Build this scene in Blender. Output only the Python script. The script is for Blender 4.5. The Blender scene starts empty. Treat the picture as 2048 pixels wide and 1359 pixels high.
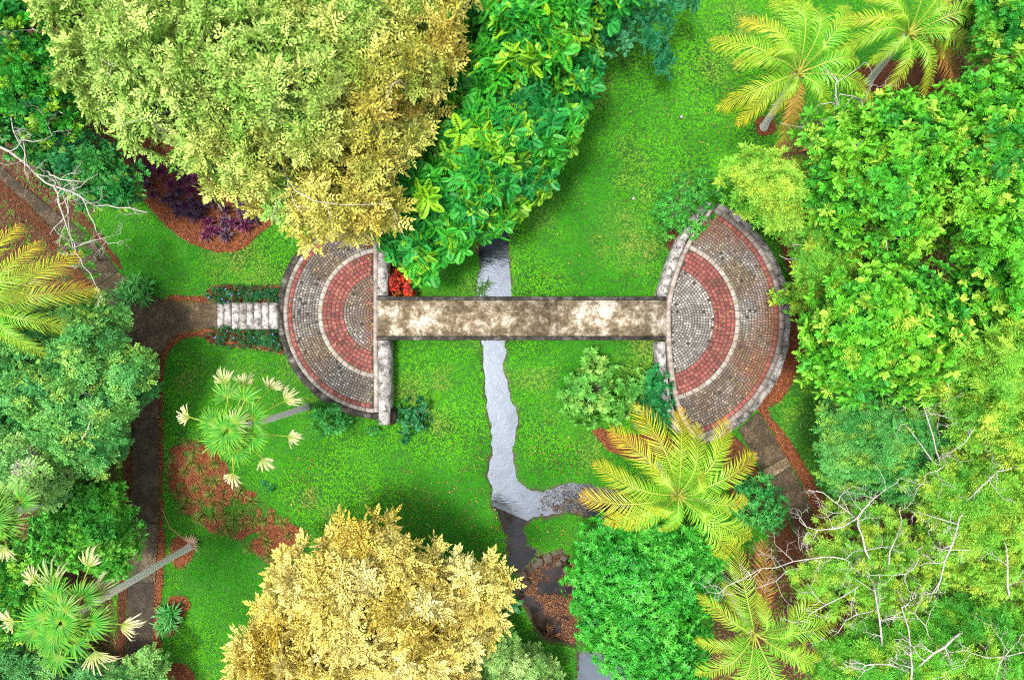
import bpy, math, random
import numpy as np
from mathutils import Vector
R = math.radians
rng = np.random.default_rng(7)
random.seed(7)
SC = bpy.context.scene
COL = SC.collection

# ------------------------------------------------------------------ camera, sky, sun, exposure
CAMH = 27.0            # drone height, metres
S = 0.02               # metres per photo pixel on the ground
CX, CY = 1024.0, 679.5
cam_d = bpy.data.cameras.new("camera")
cam = bpy.data.objects.new("camera", cam_d); COL.objects.link(cam)
cam.location = (0, 0, CAMH); cam.rotation_euler = (0, 0, 0)
cam_d.sensor_width = 36.0
cam_d.lens = 18.0 / (1024 * S / CAMH)
cam_d.clip_end = 500
SC.camera = cam

SUN_EL, SUN_AZ = R(77), R(258)          # azimuth clockwise from +Y (north = top of the picture)
world = bpy.data.worlds.new("World"); SC.world = world; world.use_nodes = True
wn = world.node_tree.nodes; wl = world.node_tree.links
bg = wn["Background"]
sky = wn.new("ShaderNodeTexSky"); sky.sky_type = 'NISHITA'; sky.sun_disc = False
sky.sun_elevation = SUN_EL; sky.sun_rotation = SUN_AZ
sky.air_density = 1.0; sky.dust_density = 3.0; sky.ozone_density = 1.0
hs = wn.new("ShaderNodeHueSaturation"); hs.inputs["Saturation"].default_value = 0.2   # thin overcast
wl.new(sky.outputs[0], hs.inputs["Color"]); wl.new(hs.outputs[0], bg.inputs["Color"])
bg.inputs["Strength"].default_value = 0.088

sun_d = bpy.data.lights.new("sun", 'SUN'); sun_d.energy = 1.5; sun_d.angle = R(10)
sun_d.color = (1.0, 0.96, 0.88)
sun = bpy.data.objects.new("sun", sun_d); COL.objects.link(sun)
to_sun = Vector((math.sin(SUN_AZ) * math.cos(SUN_EL), math.cos(SUN_AZ) * math.cos(SUN_EL), math.sin(SUN_EL)))
sun.rotation_euler = to_sun.to_track_quat('Z', 'Y').to_euler()
sun.location = to_sun * 60
vs = SC.view_settings
vs.view_transform = 'Standard'; vs.look = 'None'; vs.gamma = 1.0; vs.use_curve_mapping = False
vs.exposure = 1.98
SC.cycles.use_denoising = False; SC.cycles.pixel_filter_type = 'BLACKMAN_HARRIS'; SC.cycles.filter_width = 1.15
SC.cycles.max_bounces = 5; SC.cycles.diffuse_bounces = 1; SC.cycles.glossy_bounces = 3
SC.cycles.transmission_bounces = 4; SC.cycles.caustics_reflective = False; SC.cycles.caustics_refractive = False

# ------------------------------------------------------------------ helpers
def P(px, py, z=0.0):
    k = S * (1 - z / CAMH)
    return np.array([(px - CX) * k, (CY - py) * k, z])

def PV(px, py, z):
    px = np.asarray(px, float); py = np.asarray(py, float); z = np.asarray(z, float) + 0 * px
    k = S * (1 - z / CAMH)
    return np.stack([(px - CX) * k, (CY - py) * k, z], 1)

def nrm(a):
    return a / np.maximum(np.linalg.norm(a, axis=-1, keepdims=True), 1e-9)

def inside(px, py, poly):
    poly = np.asarray(poly, float); r = np.zeros(len(px), bool)
    x1, y1 = poly[:, 0], poly[:, 1]; x2, y2 = np.roll(x1, -1), np.roll(y1, -1)
    for a, b, c, d in zip(x1, y1, x2, y2):
        m = (b > py) != (d > py)
        xi = a + (py - b) * (c - a) / ((d - b) if d != b else 1e-9)
        r ^= m & (px < xi)
    return r

def edist(px, py, poly, closed=True):
    poly = np.asarray(poly, float); n = len(poly); best = np.full(len(px), 1e9)
    for i in range(n if closed else n - 1):
        a = poly[i]; b = poly[(i + 1) % n]; ab = b - a
        t = np.clip(((px - a[0]) * ab[0] + (py - a[1]) * ab[1]) / max(ab @ ab, 1e-9), 0, 1)
        d = np.hypot(px - a[0] - t * ab[0], py - a[1] - t * ab[1])
        best = np.minimum(best, d)
    return best

def sdist(px, py, poly):
    d = edist(px, py, poly)
    return np.where(inside(px, py, poly), d, -d)

class Noise:
    def __init__(s, seed): s.g = np.random.default_rng(seed).random((256, 256))
    def one(s, x, y):
        xi = np.floor(x).astype(int); yi = np.floor(y).astype(int)
        fx = x - xi; fy = y - yi; fx = fx * fx * (3 - 2 * fx); fy = fy * fy * (3 - 2 * fy)
        g = s.g; a = g[xi % 256, yi % 256]; b = g[(xi + 1) % 256, yi % 256]
        c = g[xi % 256, (yi + 1) % 256]; d = g[(xi + 1) % 256, (yi + 1) % 256]
        return (a * (1 - fx) + b * fx) * (1 - fy) + (c * (1 - fx) + d * fx) * fy
    def __call__(s, x, y, sc=1.0, oct=3):
        x = np.asarray(x, float) / sc; y = np.asarray(y, float) / sc; t = 0; a = 1; w = 0
        for k in range(oct):
            t = t + a * s.one(x + 17.3 * k, y - 9.1 * k); w += a; a *= 0.5; x = x * 2.03; y = y * 2.03
        return t / w
N1, N2, N3 = Noise(1), Noise(2), Noise(3)

def smooth_poly(pts, it=2, closed=True):
    p = np.asarray(pts, float)
    for _ in range(it):
        q = np.roll(p, -1, 0) if closed else p[1:]
        a = p if closed else p[:-1]
        n = np.empty((2 * len(a), p.shape[1])); n[0::2] = .75 * a + .25 * q; n[1::2] = .25 * a + .75 * q
        if not closed: n = np.vstack([p[:1], n, p[-1:]])
        p = n
    return p

class G:
    """collects triangles / quads and links them as ONE mesh object"""
    def __init__(s): s.v = []; s.c = []; s.f3 = []; s.f4 = []; s.n = 0
    def add(s, V, F, C=(1, 1, 1)):
        V = np.asarray(V, float); F = np.asarray(F, int)
        C = np.asarray(C, float)
        if C.ndim == 1: C = np.broadcast_to(C, (len(V), 3))
        s.v.append(V); s.c.append(C)
        (s.f3 if F.shape[1] == 3 else s.f4).append(F + s.n); s.n += len(V)
    def build(s, name, mat, parent=None, origin=None, smooth=False):
        V = np.concatenate(s.v); C = np.concatenate(s.c)
        if origin is None and parent is not None: origin = np.array(parent.location) + (np.array(parent.parent.location) if parent.parent else 0)
        loc = np.zeros(3)
        if parent is None:
            if origin is None:
                loc = np.array([V[:, 0].mean(), V[:, 1].mean(), V[:, 2].min()])
            else: loc = np.asarray(origin, float)
            V = V - loc
        else: V = V - np.asarray(origin, float)
        f3 = np.concatenate(s.f3) if s.f3 else np.zeros((0, 3), int)
        f4 = np.concatenate(s.f4) if s.f4 else np.zeros((0, 4), int)
        me = bpy.data.meshes.new(name)
        me.vertices.add(len(V)); me.vertices.foreach_set("co", V.astype(np.float32).ravel())
        loops = np.concatenate([f3.ravel(), f4.ravel()]).astype(np.int32)
        me.loops.add(len(loops)); me.loops.foreach_set("vertex_index", loops)
        tot = np.concatenate([np.full(len(f3), 3), np.full(len(f4), 4)]).astype(np.int32)
        st = np.concatenate([[0], np.cumsum(tot)[:-1]]).astype(np.int32)
        me.polygons.add(len(tot)); me.polygons.foreach_set("loop_start", st); me.polygons.foreach_set("loop_total", tot)
        if smooth: me.polygons.foreach_set("use_smooth", np.ones(len(tot), bool))
        at = me.color_attributes.new("Col", 'FLOAT_COLOR', 'POINT')
        rgba = np.concatenate([np.clip(C, 0, 1), np.ones((len(C), 1))], 1).astype(np.float32)
        at.data.foreach_set("color", rgba.ravel())
        me.materials.append(mat); me.update(calc_edges=True); me.validate()
        o = bpy.data.objects.new(name, me); COL.objects.link(o)
        if parent is not None: o.parent = parent
        else: o.location = loc
        return o

def tag(o, label=None, cat=None, group=None, kind=None):
    if label: o["label"] = label
    if cat: o["category"] = cat
    if group: o["group"] = group
    if kind: o["kind"] = kind
    return o

def thing(name, label, cat, loc, group=None, rz=0.0):
    o = bpy.data.objects.new(name, None); COL.objects.link(o)
    o.empty_display_size = 0.3
    o.location = tuple(float(a) for a in loc); o.rotation_euler = (0, 0, rz)
    return tag(o, label, cat, group)

def dup(root, loc, rz=0.0, label=None, sc=1.0):
    r = root.copy(); COL.objects.link(r); r.location = tuple(float(a) for a in loc)
    r.rotation_euler = (0, 0, rz); r.scale = (sc, sc, sc)
    if label: r["label"] = label
    for ch in root.children:
        c = ch.copy(); COL.objects.link(c); c.parent = r
        for g in ch.children:
            d = g.copy(); COL.objects.link(d); d.parent = c
    return r

# ------------------------------------------------------------------ materials
def mat_base(name):
    m = bpy.data.materials.new(name); m.use_nodes = True
    return m, m.node_tree.nodes, m.node_tree.links, m.node_tree.nodes["Principled BSDF"]

def leaf_mat(name, rough=0.5, trans=0.16, spec=0.22):
    m, n, l, b = mat_base(name)
    a = n.new("ShaderNodeAttribute"); a.attribute_name = "Col"
    l.new(a.outputs["Color"], b.inputs["Base Color"])
    b.inputs["Roughness"].default_value = rough; b.inputs["Specular IOR Level"].default_value = spec
    t = n.new("ShaderNodeBsdfTranslucent"); l.new(a.outputs["Color"], t.inputs["Color"])
    mx = n.new("ShaderNodeMixShader"); mx.inputs[0].default_value = trans
    l.new(b.outputs[0], mx.inputs[1]); l.new(t.outputs[0], mx.inputs[2])
    l.new(mx.outputs[0], n["Material Output"].inputs[0])
    return m

def ramp(n, stops):
    r = n.new("ShaderNodeValToRGB"); e = r.color_ramp.elements
    while len(e) < len(stops): e.new(0.5)
    for k, (p, c) in enumerate(stops):
        e[k].position = p; e[k].color = (*c, 1)
    return r

def noise_mat(name, scale, stops, detail=8, rough=0.85, attr=False, bump=0.3, bscale=None, scale2=None, stops2=None, mixf=0.5, distortion=0.0, nrough=0.6, spec=0.3):
    """procedural material: noise colour ramp, optional second noise multiplied over it, optional Col tint, bump"""
    m, n, l, b = mat_base(name)
    tc = n.new("ShaderNodeTexCoord")
    nz = n.new("ShaderNodeTexNoise"); nz.inputs["Scale"].default_value = scale; nz.inputs["Detail"].default_value = detail
    nz.inputs["Roughness"].default_value = nrough; nz.inputs["Distortion"].default_value = distortion
    l.new(tc.outputs["Object"], nz.inputs["Vector"])
    r = ramp(n, stops); l.new(nz.outputs["Fac"], r.inputs[0]); c = r.outputs[0]
    if stops2:
        n2 = n.new("ShaderNodeTexNoise"); n2.inputs["Scale"].default_value = scale2; n2.inputs["Detail"].default_value = 6
        n2.inputs["Roughness"].default_value = 0.65
        mp = n.new("ShaderNodeMapping"); mp.inputs["Location"].default_value = (7.3, 2.1, 4.4)
        l.new(tc.outputs["Object"], mp.inputs[0]); l.new(mp.outputs[0], n2.inputs["Vector"])
        r2 = ramp(n, stops2); l.new(n2.outputs["Fac"], r2.inputs[0])
        mx = n.new("ShaderNodeMixRGB"); mx.blend_type = 'MULTIPLY'; mx.inputs[0].default_value = mixf
        l.new(c, mx.inputs[1]); l.new(r2.outputs[0], mx.inputs[2]); c = mx.outputs[0]
    if attr:
        a = n.new("ShaderNodeAttribute"); a.attribute_name = "Col"
        mx = n.new("ShaderNodeMixRGB"); mx.blend_type = 'MULTIPLY'; mx.inputs[0].default_value = 1
        l.new(c, mx.inputs[1]); l.new(a.outputs["Color"], mx.inputs[2]); c = mx.outputs[0]
    l.new(c, b.inputs["Base Color"]); b.inputs["Roughness"].default_value = rough
    b.inputs["Specular IOR Level"].default_value = spec
    if bump:
        nb = n.new("ShaderNodeTexNoise"); nb.inputs["Scale"].default_value = bscale or scale * 4; nb.inputs["Detail"].default_value = 6
        l.new(tc.outputs["Object"], nb.inputs["Vector"])
        bp = n.new("ShaderNodeBump"); bp.inputs["Strength"].default_value = bump; bp.inputs["Distance"].default_value = 0.03
        l.new(nb.outputs["Fac"], bp.inputs["Height"]); l.new(bp.outputs[0], b.inputs["Normal"])
    return m

W3 = lambda v: (v, v, v)
M_LEAF = leaf_mat("leaf")
M_LEAF_GLOSS = leaf_mat("glossy_leaf", rough=0.42, trans=0.12, spec=0.28)
M_GRASS = leaf_mat("grass_blade", rough=0.6, trans=0.3, spec=0.2)
M_DRY = leaf_mat("dry_leaf", rough=0.7, trans=0.15, spec=0.2)
M_GROUND = noise_mat("ground", 6, [(0.3, W3(0.55)), (0.7, W3(1.0))], attr=True, bump=0.8, bscale=30, rough=0.95)
M_MULCH = noise_mat("mulch", 9, [(0.3, (0.05, 0.014, 0.006)), (0.5, (0.16, 0.043, 0.013)), (0.72, (0.27, 0.085, 0.027))], detail=10, bump=0.9, bscale=45, rough=0.9, attr=True)
M_CHIP = noise_mat("bark_chip", 20, [(0.3, W3(0.8)), (0.7, W3(1.0))], attr=True, bump=0, rough=0.85)
M_PATH = noise_mat("path_concrete", 1.3, [(0.28, (0.028, 0.022, 0.014)), (0.5, (0.075, 0.055, 0.03)), (0.62, (0.14, 0.105, 0.06)), (0.8, (0.28, 0.22, 0.14))],
                   nrough=0.72, scale2=16, stops2=[(0.38, W3(0.22)), (0.5, W3(.75)), (0.6, W3(1.15))], mixf=0.9, bump=0.5, bscale=60, rough=0.8, attr=True)
M_DECK = noise_mat("bridge_concrete", 1.5, [(0.3, (0.055, 0.042, 0.026)), (0.44, (0.13, 0.098, 0.06)), (0.5, (0.24, 0.19, 0.125)), (0.57, (0.48, 0.43, 0.35)), (0.7, (0.6, 0.57, 0.52))],
                   detail=12, nrough=0.76, distortion=0.2, scale2=11, stops2=[(0.36, W3(0.4)), (0.54, W3(1.0))], mixf=0.8, bump=0.35, bscale=50, attr=True)
M_STONE = noise_mat("weathered_stone", 3.6, [(0.3, (0.03, 0.03, 0.032)), (0.44, (0.14, 0.13, 0.125)), (0.52, (0.36, 0.34, 0.32)), (0.66, (0.58, 0.56, 0.54))],
                    detail=12, nrough=0.74, distortion=0.3, scale2=16, stops2=[(0.3, W3(0.4)), (0.6, W3(1))], mixf=0.6, bump=0.5, bscale=40, attr=True)
M_DARKSTONE = noise_mat("mildewed_stone", 3.0, [(0.32, (0.012, 0.011, 0.010)), (0.5, (0.04, 0.036, 0.03)), (0.62, (0.13, 0.12, 0.10)), (0.8, (0.36, 0.34, 0.31))],
                        detail=10, nrough=0.7, scale2=20, stops2=[(0.3, W3(0.5)), (0.6, W3(1))], mixf=0.6, bump=0.6, bscale=40, attr=True)
M_EDGE = noise_mat("pale_edging", 3, [(0.3, (0.16, 0.13, 0.11)), (0.5, (0.33, 0.29, 0.26)), (0.7, (0.5, 0.47, 0.44))], detail=10, nrough=0.7,
                   scale2=25, stops2=[(0.3, W3(0.5)), (0.6, W3(1))], mixf=0.6, bump=0.4, bscale=50, attr=True)
M_SETT = noise_mat("sett", 3.2, [(0.3, W3(0.72)), (0.62, W3(1.0))], detail=8, scale2=40, stops2=[(0.3, W3(0.7)), (0.6, W3(1))], mixf=0.6, bump=0.5, bscale=70, attr=True)
M_JOINT = noise_mat("joint_dirt", 5, [(0.3, (0.018, 0.015, 0.011)), (0.7, (0.06, 0.045, 0.03))], bump=0.4)
M_BARK_PALE = noise_mat("pale_bark", 8, [(0.3, (0.2, 0.18, 0.16)), (0.5, (0.36, 0.335, 0.30)), (0.7, (0.5, 0.475, 0.44))], detail=8, bump=0.3, bscale=40)
M_BARK = noise_mat("brown_bark", 8, [(0.3, (0.06, 0.045, 0.03)), (0.7, (0.2, 0.16, 0.11))], detail=8, bump=0.5, bscale=40)
M_TWIG = noise_mat("dark_twig", 12, [(0.3, (0.03, 0.022, 0.014)), (0.7, (0.09, 0.07, 0.04))], bump=0)
M_RACHIS = noise_mat("leaf_rib", 10, [(0.3, W3(0.85)), (0.7, W3(1.0))], attr=True, bump=0, rough=0.5)
M_ROCK = noise_mat("stream_rock", 5, [(0.3, (0.03, 0.022, 0.016)), (0.6, (0.11, 0.085, 0.06)), (0.8, (0.25, 0.2, 0.15))], bump=0.6, bscale=25, attr=True)
M_FLOWER = leaf_mat("petal", rough=0.6, trans=0.2, spec=0.2)

def palm_bark():
    m, n, l, b = mat_base("ringed_palm_bark")
    tc = n.new("ShaderNodeTexCoord")
    wv = n.new("ShaderNodeTexWave"); wv.wave_type = 'BANDS'; wv.bands_direction = 'Z'
    wv.inputs["Scale"].default_value = 2.2; wv.inputs["Distortion"].default_value = 5.0; wv.inputs["Detail"].default_value = 3
    l.new(tc.outputs["Object"], wv.inputs["Vector"])
    r = ramp(n, [(0.0, (0.52, 0.5, 0.46)), (0.3, (0.72, 0.7, 0.67)), (1.0, (0.8, 0.78, 0.74))])
    l.new(wv.outputs["Fac"], r.inputs[0]); l.new(r.outputs[0], b.inputs["Base Color"])
    b.inputs["Roughness"].default_value = 0.85
    bp = n.new("ShaderNodeBump"); bp.inputs["Strength"].default_value = 0.5; bp.inputs["Distance"].default_value = 0.03
    l.new(wv.outputs["Fac"], bp.inputs["Height"]); l.new(bp.outputs[0], b.inputs["Normal"])
    return m
M_PALMBARK = palm_bark()

def water_mat(name, cols, gloss, spec=0.9):
    m, n, l, b = mat_base(name)
    tc = n.new("ShaderNodeTexCoord")
    nz = n.new("ShaderNodeTexNoise"); nz.inputs["Scale"].default_value = 1.6; nz.inputs["Detail"].default_value = 9; nz.inputs["Roughness"].default_value = 0.62; nz.inputs["Distortion"].default_value = 0.5
    l.new(tc.outputs["Object"], nz.inputs["Vector"])
    r = ramp(n, [(0.38, cols[0]), (0.46, cols[1]), (0.62, cols[2])])
    l.new(nz.outputs["Fac"], r.inputs[0]); l.new(r.outputs[0], b.inputs["Base Color"])
    b.inputs["Roughness"].default_value = 0.08; b.inputs["IOR"].default_value = 1.33; b.inputs["Specular IOR Level"].default_value = spec
    gl = n.new("ShaderNodeBsdfGlossy"); gl.inputs["Roughness"].default_value = 0.04; gl.inputs["Color"].default_value = (0.22, 0.26, 0.31, 1)
    mx = n.new("ShaderNodeMixShader"); mx.inputs[0].default_value = gloss
    l.new(b.outputs[0], mx.inputs[1]); l.new(gl.outputs[0], mx.inputs[2]); l.new(mx.outputs[0], n["Material Output"].inputs[0])
    # ripples: finer and stronger downstream of the bridge
    nb = n.new("ShaderNodeTexNoise"); nb.inputs["Scale"].default_value = 5; nb.inputs["Detail"].default_value = 4; nb.inputs["Distortion"].default_value = 0.8
    mp = n.new("ShaderNodeMapping"); mp.inputs["Scale"].default_value = (1.0, 1.7, 1)
    l.new(tc.outputs["Object"], mp.inputs[0]); l.new(mp.outputs[0], nb.inputs["Vector"])
    bp = n.new("ShaderNodeBump"); bp.inputs["Strength"].default_value = 0.24; bp.inputs["Distance"].default_value = 0.02
    l.new(nb.outputs["Fac"], bp.inputs["Height"])
    l.new(bp.outputs[0], b.inputs["Normal"]); l.new(bp.outputs[0], gl.inputs["Normal"])
    return m
M_WATER = water_mat("silty_water", [(0.022, 0.023, 0.026), (0.046, 0.054, 0.068), (0.064, 0.076, 0.095)], 0.34)
M_POOL = water_mat("brown_and_shaded_water", [(0.006, 0.005, 0.003), (0.014, 0.009, 0.006), (0.028, 0.018, 0.012)], 0.06, 0.1)  # brown pool water; its dark colour also stands in for shade on the channel

# ------------------------------------------------------------------ layout traced on the ground (photo pixels)
STREAM = [(965, 330), (1010, 330), (1030, 440), (1019, 470), (1020, 530), (1030, 592), (1013, 680), (1012, 720), (1020, 780), (1041, 826), (1031, 880), (1035, 940),
          (1050, 974), (1075, 984), (1105, 972), (1150, 962), (1210, 972), (1262, 990), (1270, 1025), (1215, 1040), (1130, 1030), (1062, 1035), (1050, 1062), (1052, 1092), (1078, 1105), (1056, 1130), (1030, 1148),
          (1012, 1120), (1008, 1075), (990, 1035), (978, 985), (975, 930), (979, 862), (966, 800), (970, 742), (961, 690), (952, 640), (950, 590), (956, 520), (948, 490), (958, 450)]
POND_A = [(1024, 1172), (1062, 1118), (1122, 1088), (1150, 1120), (1165, 1200), (1175, 1290), (1146, 1300), (1130, 1290), (1075, 1282), (1055, 1230), (1036, 1200)]
POND_B = [(1150, 1300), (1185, 1292), (1260, 1330), (1330, 1380), (1340, 1460), (1140, 1460), (1146, 1359)]
PATH_A = [(-60, 270), (0, 330), (55, 378), (120, 430), (178, 470), (240, 545), (300, 590), (345, 604), (436, 606), (436, 656), (400, 657), (365, 664), (338, 682), (322, 708), (317, 786), (320, 906),
          (318, 1044), (310, 1200), (305, 1420), (250, 1420), (256, 1200), (262, 1040), (266, 906), (267, 806), (250, 720), (225, 640), (193, 582), (150, 515), (105, 455), (60, 410), (0, 357), (-60, 310)]
PATH_B = [(1476, 858), (1517, 822), (1570, 911), (1624, 1014), (1579, 1036), (1536, 962)]
PATH_C = [(1580, 1039), (1626, 1017), (1665, 1090), (1700, 1180), (1650, 1200), (1615, 1110)]
BEDS = {
 'purple': [(225, 285), (255, 335), (272, 385), (310, 428), (350, 470), (400, 498), (455, 508), (495, 496), (517, 470), (560, 440), (600, 380), (420, 300), (300, 270)],
 'stair_top': [(330, 588), (410, 592), (414, 577), (438, 567), (500, 572), (575, 566), (575, 607), (436, 607), (345, 605), (330, 600)],
 'stair_bottom': [(400, 656), (436, 655), (572, 655), (580, 712), (520, 700), (418, 690), (405, 672), (370, 678), (346, 694), (331, 718), (327, 786), (331, 906), (328, 1044), (335, 1100), (322, 1200), (318, 1420), (303, 1420), (309, 1200), (317, 1044), (319, 906), (316, 786), (321, 706), (337, 681), (364, 663)],
 'left_verge': [(236, 690), (252, 722), (268, 806), (267, 906), (263, 1040), (257, 1200), (251, 1420), (222, 1420), (236, 1200), (244, 1040), (246, 930), (240, 806), (222, 730)],
 'path_west': [(-60, 305), (0, 352), (60, 408), (107, 455), (152, 515), (195, 582), (228, 640), (200, 640), (165, 585), (120, 520), (70, 455), (0, 395), (-60, 350)],
 'path_east': [(150, 440), (178, 468), (240, 543), (252, 538), (226, 500), (196, 455), (165, 425)],
 'tussocks': [(332, 930), (356, 872), (392, 880), (430, 890), (462, 950), (500, 985), (540, 1010), (575, 1045), (605, 1052), (612, 1100), (560, 1140), (510, 1110), (470, 1075), (420, 1062), (380, 1030), (340, 985)],
 'palm_foot': [(336, 1095), (350, 1068), (384, 1075), (392, 1105), (375, 1135), (350, 1140)],
 'south_foot': [(330, 1195), (372, 1185), (385, 1210), (370, 1235), (340, 1280), (325, 1250)],
 'south_edge': [(325, 1330), (370, 1318), (392, 1350), (395, 1420), (318, 1420)],
 'terrace_east': [(1545, 452), (1600, 440), (1640, 560), (1640, 700), (1600, 740), (1566, 800), (1530, 822), (1575, 870), (1625, 950), (1662, 1020), (1680, 1095), (1640, 1080), (1626, 1014), (1570, 909), (1519, 826), (1505, 815), (1540, 780), (1570, 700), (1584, 620), (1575, 540)],
 'path_south': [(1474, 862), (1536, 968), (1580, 1040), (1615, 1112), (1580, 1140), (1530, 1060), (1460, 1000), (1440, 930), (1455, 880)],
 'palm_north': [(1505, 245), (1520, 232), (1545, 236), (1556, 258), (1540, 275), (1515, 272)],
 'shrub_foot': [(1180, 850), (1260, 870), (1330, 860), (1362, 900), (1300, 930), (1235, 910), (1195, 885)],
 'north_foot': [(1690, 150), (1760, 120), (1900, 110), (1940, 200), (1860, 215), (1740, 190)],
 'wall_foot': [(1318, 470), (1372, 440), (1385, 470), (1345, 520), (1335, 500)],
}
BEDS = {k: smooth_poly(v, 1) for k, v in BEDS.items()}
STREAM = smooth_poly(STREAM, 1); POND_A = smooth_poly(POND_A, 1); POND_B = smooth_poly(POND_B, 1)
def wet(px, py): return np.maximum(sdist(px, py, STREAM), np.maximum(sdist(px, py, POND_A), sdist(px, py, POND_B)) - 2)
TZ = 1.0                                   # height of both terraces and of the bridge deck
kT = 1 - TZ / CAMH
LC, RC = (767.0, 626.0), (1317.0, 640.0)   # centres of the two paving patterns
LCHORD = [(747, 380), (747, 626), (748, 880)]
RCHORD = smooth_poly([(1452, 396), (1432, 412), (1408, 446), (1387, 478), (1364, 525), (1347, 580), (1341, 622), (1342, 680), (1348, 745), (1357, 798), (1372, 838), (1394, 872), (1410, 900)], 2, False)
FLOOR_W = [(-80, -80), (240, -80), (250, 300), (190, 420), (120, 470), (200, 600), (245, 720), (238, 930), (225, 1100), (240, 1450), (-80, 1450)]
FLOOR_E = [(1860, -80), (2130, -80), (2130, 1450), (1380, 1450), (1440, 1130), (1560, 1060), (1680, 1100), (1690, 900), (1640, 760), (1640, 560), (1600, 440), (1500, 330), (1640, 240), (1900, 160)]

# lower-height footprint of the terraces, for keeping grass off
def terr_foot(px, py):
    a = (np.hypot((px - LC[0]), (py - LC[1])) < 212) & (px < 772)
    rx = RCHORD[:, 0] - 18; ry = RCHORD[:, 1]
    b = (np.hypot(px - RC[0], py - RC[1]) < 262) & (px > np.interp(py, ry, rx))
    return a | b

# ------------------------------------------------------------------ ground sheet, water
def build_ground():
    st = 0.11; xs = np.arange(-27, 27.01, st); ys = np.arange(-19, 19.01, st)
    X, Y = np.meshgrid(xs, ys); x = X.ravel(); y = Y.ravel()
    px = x / S + CX; py = CY - y / S
    wob = (N1(x, y, 0.5, 3) - 0.5) * 16
    d = wet(px, py) + wob
    z = (N2(x, y, 2.5, 3) - 0.5) * 0.05 + (N3(x, y, 0.3, 2) - 0.5) * 0.012
    dep = np.clip((d + 1) / 13, 0, 1); dep = dep * dep * (3 - 2 * dep)
    z = z - 0.42 * dep
    far = np.clip((np.maximum(abs(x) - 25, abs(y) - 17)) / 2, 0, 1); z *= 1 - far
    soil = np.zeros(len(x))
    for poly in (FLOOR_W, FLOOR_E):
        soil = np.maximum(soil, np.clip((sdist(px, py, poly) + 10 + wob * 2) / 25, 0, 1))
    green = np.array([0.025, 0.13, 0.008]); brown = np.array([0.075, 0.03, 0.016]); mud = np.array([0.10, 0.07, 0.045])
    nz = N3(x, y, 1.2, 4)[:, None]
    c = green * (0.5 + nz) * (1 - soil[:, None]) + brown * (0.5 + nz) * soil[:, None]
    mm = np.clip((d + 3) / 5, 0, 1)[:, None]
    c = c * (1 - mm) + mud * (0.5 + nz) * mm
    nx, ny = len(xs), len(ys)
    i = np.arange(nx * ny).reshape(ny, nx)
    F = np.stack([i[:-1, :-1], i[:-1, 1:], i[1:, 1:], i[1:, :-1]], -1).reshape(-1, 4)
    g = G(); g.add(np.stack([x, y, z], 1), F, c)
    b = 150.0; x0, x1, y0, y1 = xs[0], xs[-1], ys[0], ys[-1]
    V = [(-b, -b, 0), (b, -b, 0), (b, b, 0), (-b, b, 0), (x0, y0, 0), (x1, y0, 0), (x1, y1, 0), (x0, y1, 0)]
    g.add(V, [(0, 1, 5, 4), (1, 2, 6, 5), (2, 3, 7, 6), (3, 0, 4, 7)], green * 0.9)
    o = g.build("ground", M_GROUND, origin=(0, 0, 0), smooth=True); tag(o, kind='structure')

def gridfill(name, poly, cell, zf, mat, colf=None, wob=6, zed=-0.03, hole=False):
    poly = np.asarray(poly); x0, y0 = poly.min(0) - 12; x1, y1 = poly.max(0) + 12
    c = cell / S
    xs = np.arange(x0, x1, c); ys = np.arange(y0, y1, c); X, Y = np.meshgrid(xs, ys)
    px = X.ravel() + rng.uniform(-.3, .3, X.size) * c; py = Y.ravel() + rng.uniform(-.3, .3, X.size) * c
    d = sdist(px, py, poly) + (N1(px, py, 18, 3) - 0.5) * wob * 2
    nx, ny = len(xs), len(ys); i = np.arange(nx * ny).reshape(ny, nx)
    F = np.stack([i[:-1, :-1], i[1:, :-1], i[1:, 1:], i[:-1, 1:]], -1).reshape(-1, 4)
    keep = (d[F] > 0).sum(1) >= 3; F = F[keep]
    if hole: F = F[patchy(px[F].mean(1), py[F].mean(1)) < .72]
    used, inv = np.unique(F, return_inverse=True); F = inv.reshape(-1, 4)
    px, py, d = px[used], py[used], d[used]
    x = (px - CX) * S; y = (CY - py) * S
    z = zf(x, y) ; e = np.clip(d / 5, 0, 1); z = z * e + zed * (1 - e)
    cc = colf(px, py) if colf else (1, 1, 1)
    g = G(); g.add(np.stack([x, y, z], 1), F, cc)
    return g.build(name, mat, origin=(0, 0, 0), smooth=True)

def ngon_slab(name, poly, z0, z1, mat, parent=None, zpx=0.0, colr=(1, 1, 1)):
    """prism with an n-gon top; poly in photo pixels seen at height zpx"""
    p = np.array([P(a, b, zpx) for a, b in poly]); n = len(p)
    area = 0.5 * np.sum(p[:, 0] * np.roll(p[:, 1], -1) - np.roll(p[:, 0], -1) * p[:, 1])
    if area < 0: p = p[::-1]
    o = p.mean(0) if parent is None else np.array(parent.location)
    V = [(a[0] - o[0], a[1] - o[1], z1 - (o[2] if parent else 0)) for a in p] + [(a[0] - o[0], a[1] - o[1], z0 - (o[2] if parent else 0)) for a in p]
    F = [list(range(n))] + [(i, n + i, n + (i + 1) % n, (i + 1) % n) for i in range(n)]
    me = bpy.data.meshes.new(name); me.from_pydata(V, [], F)
    at = me.color_attributes.new("Col", 'FLOAT_COLOR', 'POINT')
    at.data.foreach_set("color", np.tile(np.array([*colr, 1], np.float32), len(V)))
    me.materials.append(mat); me.update()
    ob = bpy.data.objects.new(name, me); COL.objects.link(ob)
    if parent: ob.parent = parent
    else: ob.location = (o[0], o[1], 0)
    return ob

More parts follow.
